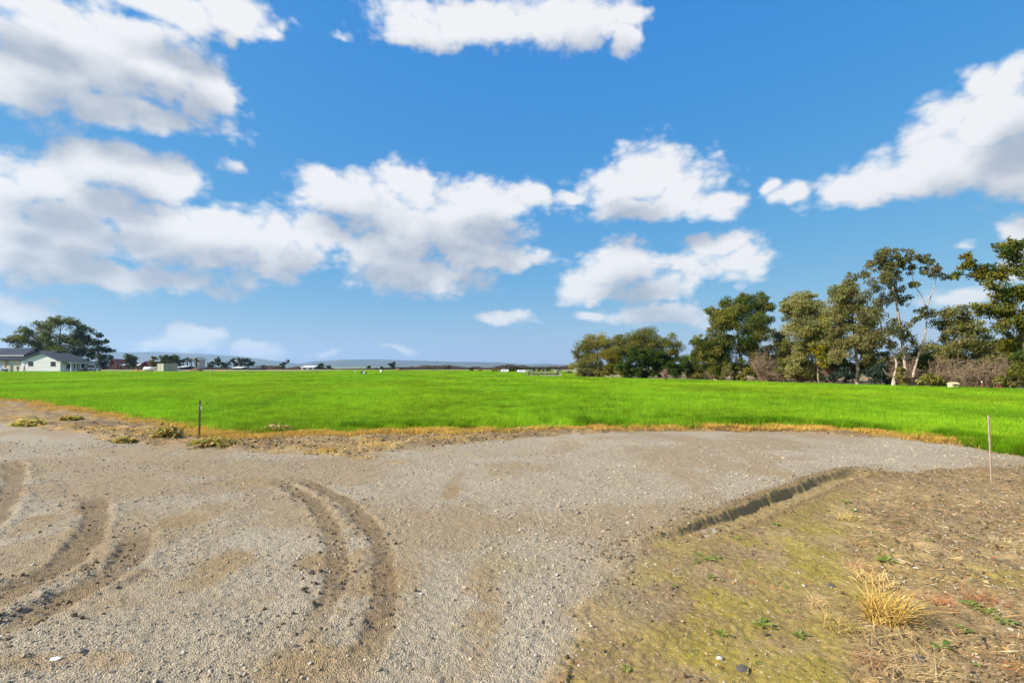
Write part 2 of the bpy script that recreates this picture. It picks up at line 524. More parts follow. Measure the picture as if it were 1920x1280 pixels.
class MB:
    """collects boxes, prisms, tubes; build() links them as one mesh object"""
    def __init__(self):
        self.v, self.f = [], []

    def add(self, vs, fs):
        b = len(self.v)
        self.v += [tuple(x) for x in vs]
        self.f += [tuple(i + b for i in f) for f in fs]
        return self

    def box(self, x0, x1, y0, y1, z0, z1):
        vs = [(x, y, z) for z in (z0, z1) for (x, y) in ((x0, y0), (x1, y0), (x1, y1), (x0, y1))]
        return self.add(vs, [(0, 3, 2, 1), (4, 5, 6, 7), (0, 1, 5, 4), (1, 2, 6, 5), (2, 3, 7, 6), (3, 0, 4, 7)])

    def prism_x(self, prof, x0, x1):
        """profile of (y, z) run along x"""
        n = len(prof)
        vs = [(x0, y, z) for y, z in prof] + [(x1, y, z) for y, z in prof]
        return self.add(vs, [tuple(range(n)), tuple(range(2 * n - 1, n - 1, -1))] + [(i, i + n, (i + 1) % n + n, (i + 1) % n) for i in range(n)])

    def prism_y(self, prof, y0, y1):
        n = len(prof)
        vs = [(x, y0, z) for x, z in prof] + [(x, y1, z) for x, z in prof]
        return self.add(vs, [tuple(range(n)), tuple(range(2 * n - 1, n - 1, -1))] + [(i, i + n, (i + 1) % n + n, (i + 1) % n) for i in range(n)])

    def tube(self, pts, rad, n=6, cap=True):
        pts = [Vector(p) for p in pts]
        if not isinstance(rad, (list, tuple)):
            rad = [rad] * len(pts)
        vs, fs = [], []
        prev = None
        for i, p in enumerate(pts):
            t = (pts[min(i + 1, len(pts) - 1)] - pts[max(i - 1, 0)])
            t = t.normalized() if t.length > 1e-9 else Vector((0, 0, 1))
            if prev is None:
                u = t.orthogonal().normalized()
            else:
                u = (prev - t * prev.dot(t))
                u = u.normalized() if u.length > 1e-6 else t.orthogonal().normalized()
            prev = u
            w = t.cross(u)
            for k in range(n):
                a = 2 * PI * k / n
                vs.append(p + (u * math.cos(a) + w * math.sin(a)) * rad[i])
        for i in range(len(pts) - 1):
            for k in range(n):
                fs.append((i * n + k, i * n + (k + 1) % n, (i + 1) * n + (k + 1) % n, (i + 1) * n + k))
        if cap:
            fs.append(tuple(range(n - 1, -1, -1)))
            fs.append(tuple((len(pts) - 1) * n + k for k in range(n)))
        return self.add(vs, fs)

    def blob(self, c, r, nu=10, nv=6, rnd=None, amp=0.0):
        c = Vector(c)
        vs, fs = [], []
        for j in range(nv + 1):
            th = PI * j / nv
            for i in range(nu):
                ph = 2 * PI * i / nu
                k = 1 + (rnd.uniform(-amp, amp) if rnd and 0 < j < nv else 0)
                vs.append((c.x + r[0] * k * math.sin(th) * math.cos(ph), c.y + r[1] * k * math.sin(th) * math.sin(ph), c.z + r[2] * k * math.cos(th)))
        for j in range(nv):
            for i in range(nu):
                fs.append((j * nu + i, (j + 1) * nu + i, (j + 1) * nu + (i + 1) % nu, j * nu + (i + 1) % nu))
        return self.add(vs, fs)

    def mesh(self, name, mat, smooth=False):
        me = bpy.data.meshes.new(name)
        me.from_pydata(self.v, [], self.f)
        me.materials.append(mat)
        if smooth:
            me.polygons.foreach_set('use_smooth', [True] * len(me.polygons))
        me.update()
        return me

    def build(self, name, mat, parent=None, smooth=False, bevel=0.0):
        o = link(name, self.mesh(name, mat, smooth), parent)
        if bevel:
            b = o.modifiers.new('bevel', 'BEVEL')
            b.width = bevel
            b.segments = 2
            b.limit_method = 'ANGLE'
        return o


# ------------------------------------------------------------------ materials
def material(name, col, rough=0.7, var=0.25, scale=3.0, bump=0.0, bscale=20.0, metal=0.0, col2=None, spec=0.3):
    m = bpy.data.materials.new(name)
    m.use_nodes = True
    t = NT(m.node_tree)
    b = t.n['Principled BSDF']
    tc = t.node('ShaderNodeTexCoord').outputs['Object']
    f = t.noise(tc, scale, 5.0, 0.6)
    f = t.smooth(f, 0.3, 0.7)
    dark = col2 if col2 else tuple(c * (1 - var) for c in col)
    t.put(b.inputs['Base Color'], t.mix(f, dark, col))
    b.inputs['Roughness'].default_value = rough
    b.inputs['Metallic'].default_value = metal
    b.inputs['Specular IOR Level'].default_value = spec
    if bump:
        bp = t.node('ShaderNodeBump')
        bp.inputs['Strength'].default_value = bump
        bp.inputs['Distance'].default_value = 0.02
        t.put(bp.inputs['Height'], t.noise(tc, bscale, 6.0, 0.65))
        t.l.new(bp.outputs[0], b.inputs['Normal'])
    return m


def leaf_material(name, trans=0.35, rough=0.55, patchy=False):
    m = bpy.data.materials.new(name)
    m.use_nodes = True
    t = NT(m.node_tree)
    t.n.clear()
    at = t.node('ShaderNodeAttribute', attribute_name='tint').outputs['Color']
    ob = t.node('ShaderNodeObjectInfo').outputs['Random']
    hs = t.node('ShaderNodeHueSaturation')
    val = t.math('MULTIPLY_ADD', ob, 0.3, 0.85)
    if patchy:                                                  # uneven growth, plus dark tuft shadow streaks put into the colour
        pos = t.node('ShaderNodeNewGeometry').outputs['Position']
        st = t.vmath('MULTIPLY', pos, (1.0, 0.6, 0.0))
        pn = t.math('ADD', t.math('MULTIPLY', t.noise(st, 0.18, 4.0, 0.6), 0.5), t.math('MULTIPLY', t.noise(st, 1.7, 4.0, 0.65), 0.5))
        val = t.math('MULTIPLY', val, t.smooth(pn, 0.34, 0.62, 0.56, 1.18))
        t.put(hs.inputs['Hue'], t.smooth(t.noise(st, 0.07, 3.0), 0.35, 0.65, 0.488, 0.508))
    t.put(hs.inputs['Value'], val)
    t.put(hs.inputs['Color'], at)
    c = hs.outputs[0]
    p = t.node('ShaderNodeBsdfPrincipled')
    t.put(p.inputs['Base Color'], c)
    p.inputs['Roughness'].default_value = rough
    p.inputs['Specular IOR Level'].default_value = 0.08
    tr = t.node('ShaderNodeBsdfTranslucent')
    t.put(tr.inputs[0], c)
    mx = t.node('ShaderNodeMixShader')
    mx.inputs[0].default_value = trans
    t.l.new(p.outputs[0], mx.inputs[1])
    t.l.new(tr.outputs[0], mx.inputs[2])
    o = t.node('ShaderNodeOutputMaterial')
    t.l.new(mx.outputs[0], o.inputs[0])
    return m


def random_material(name, cols, rough=0.85):
    """colour picked per piece"""
    m = bpy.data.materials.new(name)
    m.use_nodes = True
    t = NT(m.node_tree)
    b = t.n['Principled BSDF']
    ob = t.node('ShaderNodeObjectInfo').outputs['Random']
    rp = t.node('ShaderNodeValToRGB')
    rp.color_ramp.interpolation = 'LINEAR'
    els = rp.color_ramp.elements
    while len(els) < len(cols):
        els.new(0.5)
    for i, c in enumerate(cols):
        els[i].position = i / (len(cols) - 1)
        els[i].color = (*c, 1)
    t.put(rp.inputs[0], ob)
    tc = t.node('ShaderNodeTexCoord').outputs['Object']
    k = t.noise(tc, 30.0, 3.0)
    t.put(b.inputs['Base Color'], t.mix(t.smooth(k, 0.3, 0.7, 0.0, 0.35), rp.outputs[0], (0.12, 0.10, 0.08)))
    b.inputs['Roughness'].default_value = rough
    b.inputs['Specular IOR Level'].default_value = 0.2
    return m


def ground_material():
    m = bpy.data.materials.new('ground')
    m.use_nodes = True
    t = NT(m.node_tree)
    b = t.n['Principled BSDF']
    pos = t.node('ShaderNodeTexCoord').outputs['Object']

    def attr(n):
        nd = t.node('ShaderNodeAttribute', attribute_name=n)
        s = t.node('ShaderNodeSeparateColor')
        t.put(s.inputs[0], nd.outputs['Color'])
        return s.outputs[0], s.outputs[1], s.outputs[2]
    gravel, moss, straw = attr('kind_a')
    brown, wet, field = attr('kind_b')
    dark, track, yard = attr('kind_c')
    n1 = t.noise(pos, 2.5, 8.0, 0.65)
    n2 = t.noise(pos, 26.0, 6.0, 0.7)
    n3 = t.noise(pos, 140.0, 3.0, 0.6)
    nb = t.noise(pos, 0.5, 6.0, 0.6)
    # stones
    vc = t.node('ShaderNodeTexVoronoi')
    vc.inputs['Scale'].default_value = 105.0
    vc.inputs['Randomness'].default_value = 1.0
    t.put(vc.inputs['Vector'], pos)
    sv = t.node('ShaderNodeSeparateColor')
    t.put(sv.inputs[0], vc.outputs['Color'])
    stone = t.mix(sv.outputs[0], (0.21, 0.17, 0.12), (0.46, 0.395, 0.295))
    stone = t.mix(t.math('MULTIPLY', t.smooth(sv.outputs[1], 0.7, 0.95), 0.6), stone, (0.33, 0.235, 0.13))
    stone = t.mix(t.smooth(sv.outputs[2], 0.96, 0.99), stone, (0.55, 0.51, 0.44))
    fines = t.mix(t.smooth(n2, 0.35, 0.65), (0.28, 0.225, 0.15), (0.40, 0.335, 0.24))
    gcol = t.mix(t.smooth(n1, 0.38, 0.62, 0.45, 0.95), fines, stone)
    gcol = t.mix(t.math('MULTIPLY', t.smooth(nb, 0.4, 0.65), 0.35), gcol, (0.43, 0.375, 0.29))
    bcol = t.mix(t.smooth(n2, 0.3, 0.7), (0.22, 0.148, 0.07), (0.36, 0.26, 0.135))
    gcol = t.mix(t.math('MULTIPLY', brown, t.smooth(n2, 0.25, 0.55, 0.5, 0.95)), gcol, bcol)
    gcol = t.mix(t.math('MULTIPLY', track, t.smooth(n2, 0.3, 0.6, 0.4, 0.85)), gcol, t.mix(t.smooth(n2, 0.35, 0.65), (0.12, 0.078, 0.038), (0.27, 0.19, 0.10)))
    # soil
    soil = t.mix(t.smooth(n2, 0.3, 0.7), (0.16, 0.106, 0.048), (0.315, 0.22, 0.105))
    soil = t.mix(t.smooth(n1, 0.42, 0.62, 0.0, 0.6), soil, (0.36, 0.26, 0.125))
    soil = t.mix(t.math('MULTIPLY', dark, 0.9), soil, t.mix(n2, (0.10, 0.066, 0.032), (0.21, 0.145, 0.07)))
    strawc = t.mix(t.smooth(n2, 0.3, 0.7), (0.28, 0.17, 0.05), (0.52, 0.36, 0.12))
    soil = t.mix(t.math('MULTIPLY', straw, t.smooth(n2, 0.25, 0.5, 0.35, 0.9)), soil, strawc)
    mossc = t.mix(t.smooth(n2, 0.25, 0.75), (0.21, 0.158, 0.025), (0.36, 0.29, 0.036))
    wetc = t.mix(n1, (0.21, 0.15, 0.058), (0.30, 0.215, 0.088))
    col = t.mix(gravel, soil, gcol)
    col = t.mix(t.math('MULTIPLY', moss, t.smooth(n2, 0.2, 0.55, 0.45, 0.95)), col, mossc)
    col = t.mix(t.math('MULTIPLY', wet, 0.9), col, wetc)
    # scattered pale grit everywhere on the bare soil
    grit = t.math('MULTIPLY', t.smooth(sv.outputs[2], 0.975, 0.985), t.math('SUBTRACT', 1.0, gravel))
    col = t.mix(t.math('MULTIPLY', grit, 0.7), col, (0.5, 0.46, 0.38))
    # crop field and far pasture
    gr = t.mix(t.smooth(nb, 0.3, 0.7), (0.09, 0.18, 0.006), (0.13, 0.25, 0.008))
    gr = t.mix(t.smooth(n2, 0.2, 0.6), (0.07, 0.10, 0.02), gr)
    col = t.mix(field, col, gr)
    sx = t.node('ShaderNodeSeparateXYZ')
    t.put(sx.inputs[0], pos)
    far = t.math('MULTIPLY', t.smooth(sx.outputs[1], 60.0, 120.0), t.math('SUBTRACT', 1.0, field))
    nf = t.noise(pos, 0.03, 5.0, 0.6)
    pasture = t.mix(t.smooth(nf, 0.35, 0.65), (0.15, 0.19, 0.05), (0.26, 0.245, 0.12))
    col = t.mix(far, col, pasture)
    col = t.mix(yard, col, t.mix(t.smooth(nb, 0.4, 0.6), (0.16, 0.10, 0.06), (0.27, 0.20, 0.13)))
    t.put(b.inputs['Base Color'], col)
    rg = t.math('SUBTRACT', 0.92, t.math('MULTIPLY', wet, 0.25))
    t.put(b.inputs['Roughness'], rg)
    b.inputs['Specular IOR Level'].default_value = 0.25
    hv = t.math('MULTIPLY', t.math('SUBTRACT', 0.6, vc.outputs['Distance']), t.math('MULTIPLY_ADD', gravel, 0.8, 0.25))
    hh = t.math('ADD', t.math('ADD', hv, t.math('MULTIPLY', n2, 1.6)), t.math('MULTIPLY', n3, 0.5))
    hh = t.math('MULTIPLY', hh, t.math('SUBTRACT', 1.0, t.math('MULTIPLY', wet, 0.85)))
    bp = t.node('ShaderNodeBump')
    bp.inputs['Strength'].default_value = 0.9
    bp.inputs['Distance'].default_value = 0.013
    t.put(bp.inputs['Height'], hh)
    t.l.new(bp.outputs[0], b.inputs['Normal'])
    return m


M_GROUND = ground_material()
M_LEAF = leaf_material('leaf', 0.5)
M_GRASS = leaf_material('grass_blade', 0.45, 0.6, True)
M_STRAW = leaf_material('straw', 0.25, 0.7)
M_BARK = material('eucalyptus_bark', (0.46, 0.39, 0.30), 0.9, 0.5, 2.5, 0.6, 12, col2=(0.19, 0.14, 0.095))
M_BARKD = material('dark_bark', (0.14, 0.105, 0.075), 0.95, 0.4, 3.0, 0.6, 14)
M_TWIG = material('bare_twig', (0.29, 0.205, 0.135), 0.95, 0.45, 1.5)
M_STONE = random_material('stone', [(0.20, 0.17, 0.13), (0.33, 0.28, 0.215), (0.43, 0.375, 0.29), (0.38, 0.28, 0.165), (0.45, 0.395, 0.31), (0.54, 0.49, 0.41)])
M_CLOD = random_material('soil_clod', [(0.085, 0.055, 0.027), (0.16, 0.108, 0.054), (0.27, 0.19, 0.10)])
M_WHITE = material('white_paint', (0.78, 0.78, 0.77), 0.45, 0.06, 0.8)
M_SIDING = material('white_siding', (0.84, 0.83, 0.82), 0.6, 0.08, 0.5)
M_CREAM = material('cream_stucco', (0.66, 0.60, 0.50), 0.8, 0.1, 0.7)
M_ROOF = material('dark_metal_roof', (0.085, 0.09, 0.11), 0.38, 0.2, 0.4, metal=0.35)
M_SEAM = material('roof_seam', (0.13, 0.135, 0.155), 0.4, 0.1, 1.0, metal=0.3)
M_GLASS = material('dark_glass', (0.035, 0.042, 0.05), 0.08, 0.3, 0.5, spec=0.6)
M_TRIM = material('dark_trim', (0.05, 0.05, 0.055), 0.5, 0.2, 2.0)
M_WOOD = material('brown_wood', (0.30, 0.165, 0.085), 0.7, 0.35, 4.0, 0.3, 30)
M_STAKE = material('weathered_stake', (0.42, 0.33, 0.24), 0.9, 0.35, 9.0, 0.4, 60)
M_POST = material('rusty_steel', (0.115, 0.065, 0.042), 0.8, 0.45, 14.0, 0.4, 80)
M_TYRE = material('rubber', (0.025, 0.025, 0.025), 0.8, 0.2, 3.0)
M_METAL = material('galvanised_metal', (0.45, 0.45, 0.44), 0.45, 0.25, 5.0, metal=0.5)
M_RED = material('red_barn_boards', (0.15, 0.035, 0.032), 0.8, 0.3, 0.5)
M_SAGE = material('sage_container_paint', (0.46, 0.47, 0.36), 0.6, 0.12, 0.9)
M_TAN = material('tan_container_paint', (0.52, 0.44, 0.34), 0.6, 0.2, 0.7)
M_ORANGE = material('orange_plastic', (0.75, 0.17, 0.035), 0.5, 0.15, 2.0)
M_TAIL = material('red_lamp_plastic', (0.45, 0.015, 0.012), 0.25, 0.1, 2.0)
M_EARTH = material('heaped_earth', (0.17, 0.105, 0.06), 0.95, 0.4, 1.5, 0.8, 6)

# ------------------------------------------------------------------ ground: one sheet to the horizon
def build_ground():
    ang = np.concatenate([np.arange(-180, -60, 6.0), np.linspace(-60, 60, 780), np.arange(66, 181, 6.0)])
    ang = np.radians(ang)
    rad = [0.4, 0.9, 1.4, 1.8]
    while rad[-1] < 20:
        rad.append(rad[-1] * (1.0036 if 2.4 < rad[-1] < 9.6 else 1.008))
    while rad[-1] < 320:
        rad.append(rad[-1] * 1.035)
    while rad[-1] < 8500:
        rad.append(rad[-1] * 1.13)
    rad = np.array(rad)
    A, Rr = np.meshgrid(ang, rad)
    X, Y = (np.sin(A) * Rr).ravel(), (np.cos(A) * Rr).ravel()
    d = ground_data(X, Y)
    V = np.stack([X, Y, d['z']], 1)
    nr, na = len(rad), len(ang)
    i = np.arange(nr - 1)[:, None] * na + np.arange(na - 1)[None, :]
    i = i.ravel()
    F = np.stack([i, i + 1, i + na + 1, i + na], 1)[:, ::-1]
    V = np.concatenate([V, [[0, 0, 0.0]]])
    c = len(V) - 1
    tri = np.stack([np.arange(na - 1), np.full(na - 1, c), np.full(na - 1, c), np.arange(na - 1) + 1], 1)
    keep = lambda k: np.append(d[k], 0.0)
    at = {'kind_a': np.stack([np.append(d['gravel'], 1.0), keep('moss'), keep('straw')], 1),
          'kind_b': np.stack([keep('brown'), keep('wet'), keep('field')], 1),
          'kind_c': np.stack([keep('dark'), keep('track'), keep('yard')], 1)}
    me = np_mesh('ground', V, F, [M_GROUND], True, at)
    o = link('ground', me)
    tag(o, 'gravel turnaround, muddy verge and flat farmland reaching the horizon', 'ground', kind='structure')
    return o


build_ground()

# puddle lying in the ditch bed
def build_puddle():
    pts = [G(*p) for p in ((1290, 998), (1302, 988), (1322, 982), (1343, 980), (1350, 984), (1338, 991), (1322, 999), (1302, 1003))]
    pts = smooth_line(pts + [pts[0]], 3)[:-1]
    zs = [gz(x, y) for x, y in pts]
    z = min(zs) + 0.009
    cx, cy = sum(p[0] for p in pts) / len(pts), sum(p[1] for p in pts) / len(pts)
    mb = MB()
    n = len(pts)
    vs = [(x, y, z) for x, y in pts] + [(x, y, z - 0.03) for x, y in pts]
    mb.add(vs, [tuple(range(n))] + [(k, k + n, (k + 1) % n + n, (k + 1) % n) for k in range(n)])
    m = material('muddy_water', (0.36, 0.29, 0.20), 0.12, 0.1, 3.0, spec=0.6)
    o = mb.build('puddle', m)
    tag(o, 'small shallow puddle of muddy water in the ditch', 'water', kind='structure')


build_puddle()

# ------------------------------------------------------------------ scattering
def scatter(name, label, cat, pts, rot, scl, protos, pick):
    """many small alike pieces as one mass: points carrying rotation, size and choice of piece"""
    me = bpy.data.meshes.new(name)
    n = len(pts)
    me.vertices.add(n)
    me.vertices.foreach_set('co', np.asarray(pts, np.float32).ravel())
    a = me.attributes.new('rot', 'FLOAT_VECTOR', 'POINT')
    a.data.foreach_set('vector', np.asarray(rot, np.float32).ravel())
    a = me.attributes.new('scl', 'FLOAT', 'POINT')
    a.data.foreach_set('value', np.asarray(scl, np.float32))
    a = me.attributes.new('pick', 'INT', 'POINT')
    a.data.foreach_set('value', np.asarray(pick, np.int32))
    o = link(name, me)
    ng = bpy.data.node_groups.new(name + '_nodes', 'GeometryNodeTree')
    ng.interface.new_socket('Geometry', in_out='INPUT', socket_type='NodeSocketGeometry')
    ng.interface.new_socket('Geometry', in_out='OUTPUT', socket_type='NodeSocketGeometry')
    N, L = ng.nodes, ng.links
    gi, go = N.new('NodeGroupInput'), N.new('NodeGroupOutput')

    def named(nm, ty):
        q = N.new('GeometryNodeInputNamedAttribute')
        q.data_type = ty
        q.inputs['Name'].default_value = nm
        return q.outputs['Attribute']
    rot_s, scl_s, pick_s = named('rot', 'FLOAT_VECTOR'), named('scl', 'FLOAT'), named('pick', 'INT')
    e2r = N.new('FunctionNodeEulerToRotation')
    L.new(rot_s, e2r.inputs[0])
    join = N.new('GeometryNodeJoinGeometry')
    for i, pm in enumerate(protos):
        po = bpy.data.objects.new(name + '_piece', pm)
        oi = N.new('GeometryNodeObjectInfo')
        oi.inputs['Object'].default_value = po
        oi.inputs['As Instance'].default_value = True
        cp = N.new('FunctionNodeCompare')
        cp.data_type = 'INT'
        cp.operation = 'EQUAL'
        L.new(pick_s, cp.inputs[2])
        cp.inputs[3].default_value = i
        ip = N.new('GeometryNodeInstanceOnPoints')
        L.new(gi.outputs[0], ip.inputs['Points'])
        L.new(cp.outputs[0], ip.inputs['Selection'])
        L.new(oi.outputs['Geometry'], ip.inputs['Instance'])
        L.new(e2r.outputs[0], ip.inputs['Rotation'])
        L.new(scl_s, ip.inputs['Scale'])
        L.new(ip.outputs[0], join.inputs[0])
    L.new(join.outputs[0], go.inputs[0])
    md = o.modifiers.new('scatter', 'NODES')
    md.node_group = ng
    tag(o, label, cat, kind='stuff')
    return o


def stone_mesh(name, seed, mat, flat=0.65):
    rnd = random.Random(seed)
    t = (1 + 5 ** 0.5) / 2
    vs = [(-1, t, 0), (1, t, 0), (-1, -t, 0), (1, -t, 0), (0, -1, t), (0, 1, t), (0, -1, -t), (0, 1, -t), (t, 0, -1), (t, 0, 1), (-t, 0, -1), (-t, 0, 1)]
    fs = [(0, 11, 5), (0, 5, 1), (0, 1, 7), (0, 7, 10), (0, 10, 11), (1, 5, 9), (5, 11, 4), (11, 10, 2), (10, 7, 6), (7, 1, 8), (3, 9, 4), (3, 4, 2), (3, 2, 6),
          (3, 6, 8), (3, 8, 9), (4, 9, 5), (2, 4, 11), (6, 2, 10), (8, 6, 7), (9, 8, 1)]
    sx, sy, sz = rnd.uniform(0.8, 1.3), rnd.uniform(0.6, 0.95), rnd.uniform(0.4, 0.75) * flat / 0.65
    out = []
    for v in vs:
        k = rnd.uniform(0.72, 1.15) / 1.9
        out.append((v[0] * k * sx, v[1] * k * sy, v[2] * k * sz))
    mb = MB().add(out, fs)
    return mb.mesh(name, mat)


def blades(n, seed, spread, h, w, col_a, col_b, lean=0.35, tip=None, segs=2, up=1.0):
    """n curved grass blades rooted within a disc; returns verts, quads/tri list and tints"""
    rg = np.random.default_rng(seed)
    r = spread * np.sqrt(rg.random(n))
    a = rg.random(n) * 2 * PI
    base = np.stack([r * np.cos(a), r * np.sin(a), np.full(n, -0.01)], 1)
    hh = h * rg.uniform(0.55, 1.1, n)
    ld = rg.random(n) * 2 * PI
    ln = lean * rg.uniform(0.2, 1.4, n)
    face = rg.random(n) * 2 * PI
    side = np.stack([np.cos(face), np.sin(face), np.zeros(n)], 1)
    dirn = np.stack([np.cos(ld), np.sin(ld), np.zeros(n)], 1)
    V, T = [], []
    mixv = rg.random((n, 1))
    col = np.array(col_a) * (1 - mixv) + np.array(col_b) * mixv
    for s in range(segs + 1):
        f = s / segs
        c = base + dirn * (hh * ln * f * f)[:, None] + np.array([0, 0, 1.0]) * (hh * up * (f - 0.25 * np.minimum(ln, 1.4) * f * f))[:, None]
        ww = w * (1 - 0.85 * f)
        V += [c - side * ww / 2, c + side * ww / 2]
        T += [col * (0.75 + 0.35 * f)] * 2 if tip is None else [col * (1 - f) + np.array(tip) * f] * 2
    k = 2 * (segs + 1)
    V = np.stack(V, 1).reshape(-1, 3)
    T = np.stack(T, 1).reshape(-1, 3)
    F = []
    for s in range(segs):
        F.append(np.stack([np.arange(n) * k + 2 * s, np.arange(n) * k + 2 * s + 1, np.arange(n) * k + 2 * s + 3, np.arange(n) * k + 2 * s + 2], 1))
    return V, np.concatenate(F), T


def blade_mesh(name, mat, *a, **kw):
    V, F, T = blades(*a, **kw)
    return np_mesh(name, V, F, [mat], False, {'tint': T})


def frustum_points(rg, n, y0, y1, spread=1.08, power=1.0, margin=1.0):
    """random ground points in the wedge the camera looks over, denser nearby"""
    u = rg.random(n)
    lo, hi = y0 ** (2 - power), y1 ** (2 - power)
    Y = (lo + (hi - lo) * u) ** (1 / (2 - power))
    X = (rg.random(n) * 2 - 1) * (Y * spread + margin)
    return X, Y


def build_field_grass():
    ca, cb = (0.19, 0.37, 0.008), (0.32, 0.54, 0.026)
    protos = [blade_mesh('crop_clump', M_GRASS, 85, 10 + i, 0.30, 0.15, 0.011, ca, cb, lean=0.5) for i in range(3)]
    protos += [blade_mesh('tall_clump', M_GRASS, 90, 20 + i, 0.17, 0.26, 0.012, (0.10, 0.25, 0.006), (0.19, 0.40, 0.01), lean=0.45) for i in range(2)]
    protos += [blade_mesh('far_clump', M_GRASS, 150, 25 + i, 1.1, 0.17, 0.055, ca, cb, lean=0.7, segs=1) for i in range(2)]
    rg = np.random.default_rng(3)
    P_, S_, K_ = [], [], []
    for (y0, y1, n, s) in ((9.5, 22, 10000, 1.0), (20, 45, 20000, 1.2), (43, 95, 14000, 5.0), (90, 185, 20000, 6.0)):
        X, Y = frustum_points(rg, n, y0, y1, 1.04, 0.2 if y0 > 15 else 0.6)
        u = X * 0.973 + Y * 0.230                              # across the rows
        w_ = -X * 0.230 + Y * 0.973
        u = np.where(rg.random(n) < 0.6, np.round(u / 0.55) * 0.55 + rg.normal(0, 0.06, n), u)
        X, Y = u * 0.973 - w_ * 0.230, u * 0.230 + w_ * 0.973
        d = ground_data(X, Y, False)
        k = (d['field'] > 0.5)
        X, Y, Z = X[k], Y[k], d['z'][k]
        P_.append(np.stack([X, Y, Z], 1))
        lush = 0.75 + 0.6 * fbm(X, Y, 0.25, 3, 201)
        vs = s * lush * rg.uniform(0.6, 1.3, len(X))
        if s > 3:
            vs = vs / s * (1.0 if s < 6 else 1.3)
        S_.append(vs)
        K_.append(rg.integers(5, 7, len(X)) if s > 3 else rg.integers(0, 3, len(X)))
    # darker, taller growth along the near margin
    ln = np.array(FIELD_EDGE)
    seg = rg.integers(0, len(ln) - 1, 4200)
    tt = rg.random((4200, 1))
    q = ln[seg] * (1 - tt) + ln[seg + 1] * tt
    q[:, 1] += rg.gamma(2.0, 0.3, 4200)
    f = fbm(q[:, 0], q[:, 1], 0.8, 2, 211)
    k = (f + 0.25 * sstep(q[:, 0], -3, 2) > 0.66) & (np.abs(q[:, 0]) < q[:, 1] * 1.05) & (q[:, 0] > -7)
    q = q[k]
    d = ground_data(q[:, 0], q[:, 1], False)
    P_.append(np.stack([q[:, 0], q[:, 1], d['z']], 1))
    S_.append(rg.uniform(0.45, 0.9, len(q)))
    K_.append(rg.integers(3, 5, len(q)))
    pts, scl, pick = np.concatenate(P_), np.concatenate(S_), np.concatenate(K_)
    rot = np.stack([np.zeros(len(pts)), np.zeros(len(pts)), rg.random(len(pts)) * 2 * PI], 1)
    scatter('field_grass', 'bright green young cereal crop covering the whole field', 'grass', pts, rot, scl, protos, pick)


build_field_grass()


def build_dry_margin():
    protos = [blade_mesh('dry_clump', M_STRAW, 46, 30 + i, 0.2, 0.13, 0.011, (0.58, 0.35, 0.06), (0.72, 0.50, 0.13), lean=0.9, up=0.9) for i in range(2)]
    protos += [blade_mesh('flat_straw', M_STRAW, 26, 40 + i, 0.22, 0.16, 0.011, (0.40, 0.22, 0.06), (0.60, 0.42, 0.17), lean=2.4, up=0.35) for i in range(2)]
    rg = np.random.default_rng(5)
    ln = np.array(FIELD_EDGE)
    n = 9000
    seg = rg.integers(0, len(ln) - 1, n)
    tt = rg.random((n, 1))
    q = ln[seg] * (1 - tt) + ln[seg + 1] * tt
    q[:, 1] += 0.2 - rg.gamma(1.4, 0.24, n)
    X, Y = frustum_points(rg, 5000, 9.5, 30, 1.05, 0.5)
    q = np.concatenate([q, np.stack([X, Y], 1)])
    d = ground_data(q[:, 0], q[:, 1], False)
    k = (d['straw'] > 0.12 + 0.4 * rg.random(len(q))) & (np.abs(q[:, 0]) < q[:, 1] * 1.06) & (d['gravel'] < 0.3) & (q[:, 1] < 32) & (q[:, 1] > 9)
    q, z = q[k], d['z'][k]
    n = len(q)
    pts = np.stack([q[:, 0], q[:, 1], z], 1)
    rot = np.stack([np.zeros(n), np.zeros(n), rg.random(n) * 2 * PI], 1)
    pick = np.where(rg.random(n) < 0.45, rg.integers(0, 2, n), rg.integers(2, 4, n))
    scatter('dry_grass_margin', 'yellow dry grass strip between the green crop and gravel', 'dry grass', pts, rot, rg.uniform(0.5, 1.1, n), protos, pick)


build_dry_margin()


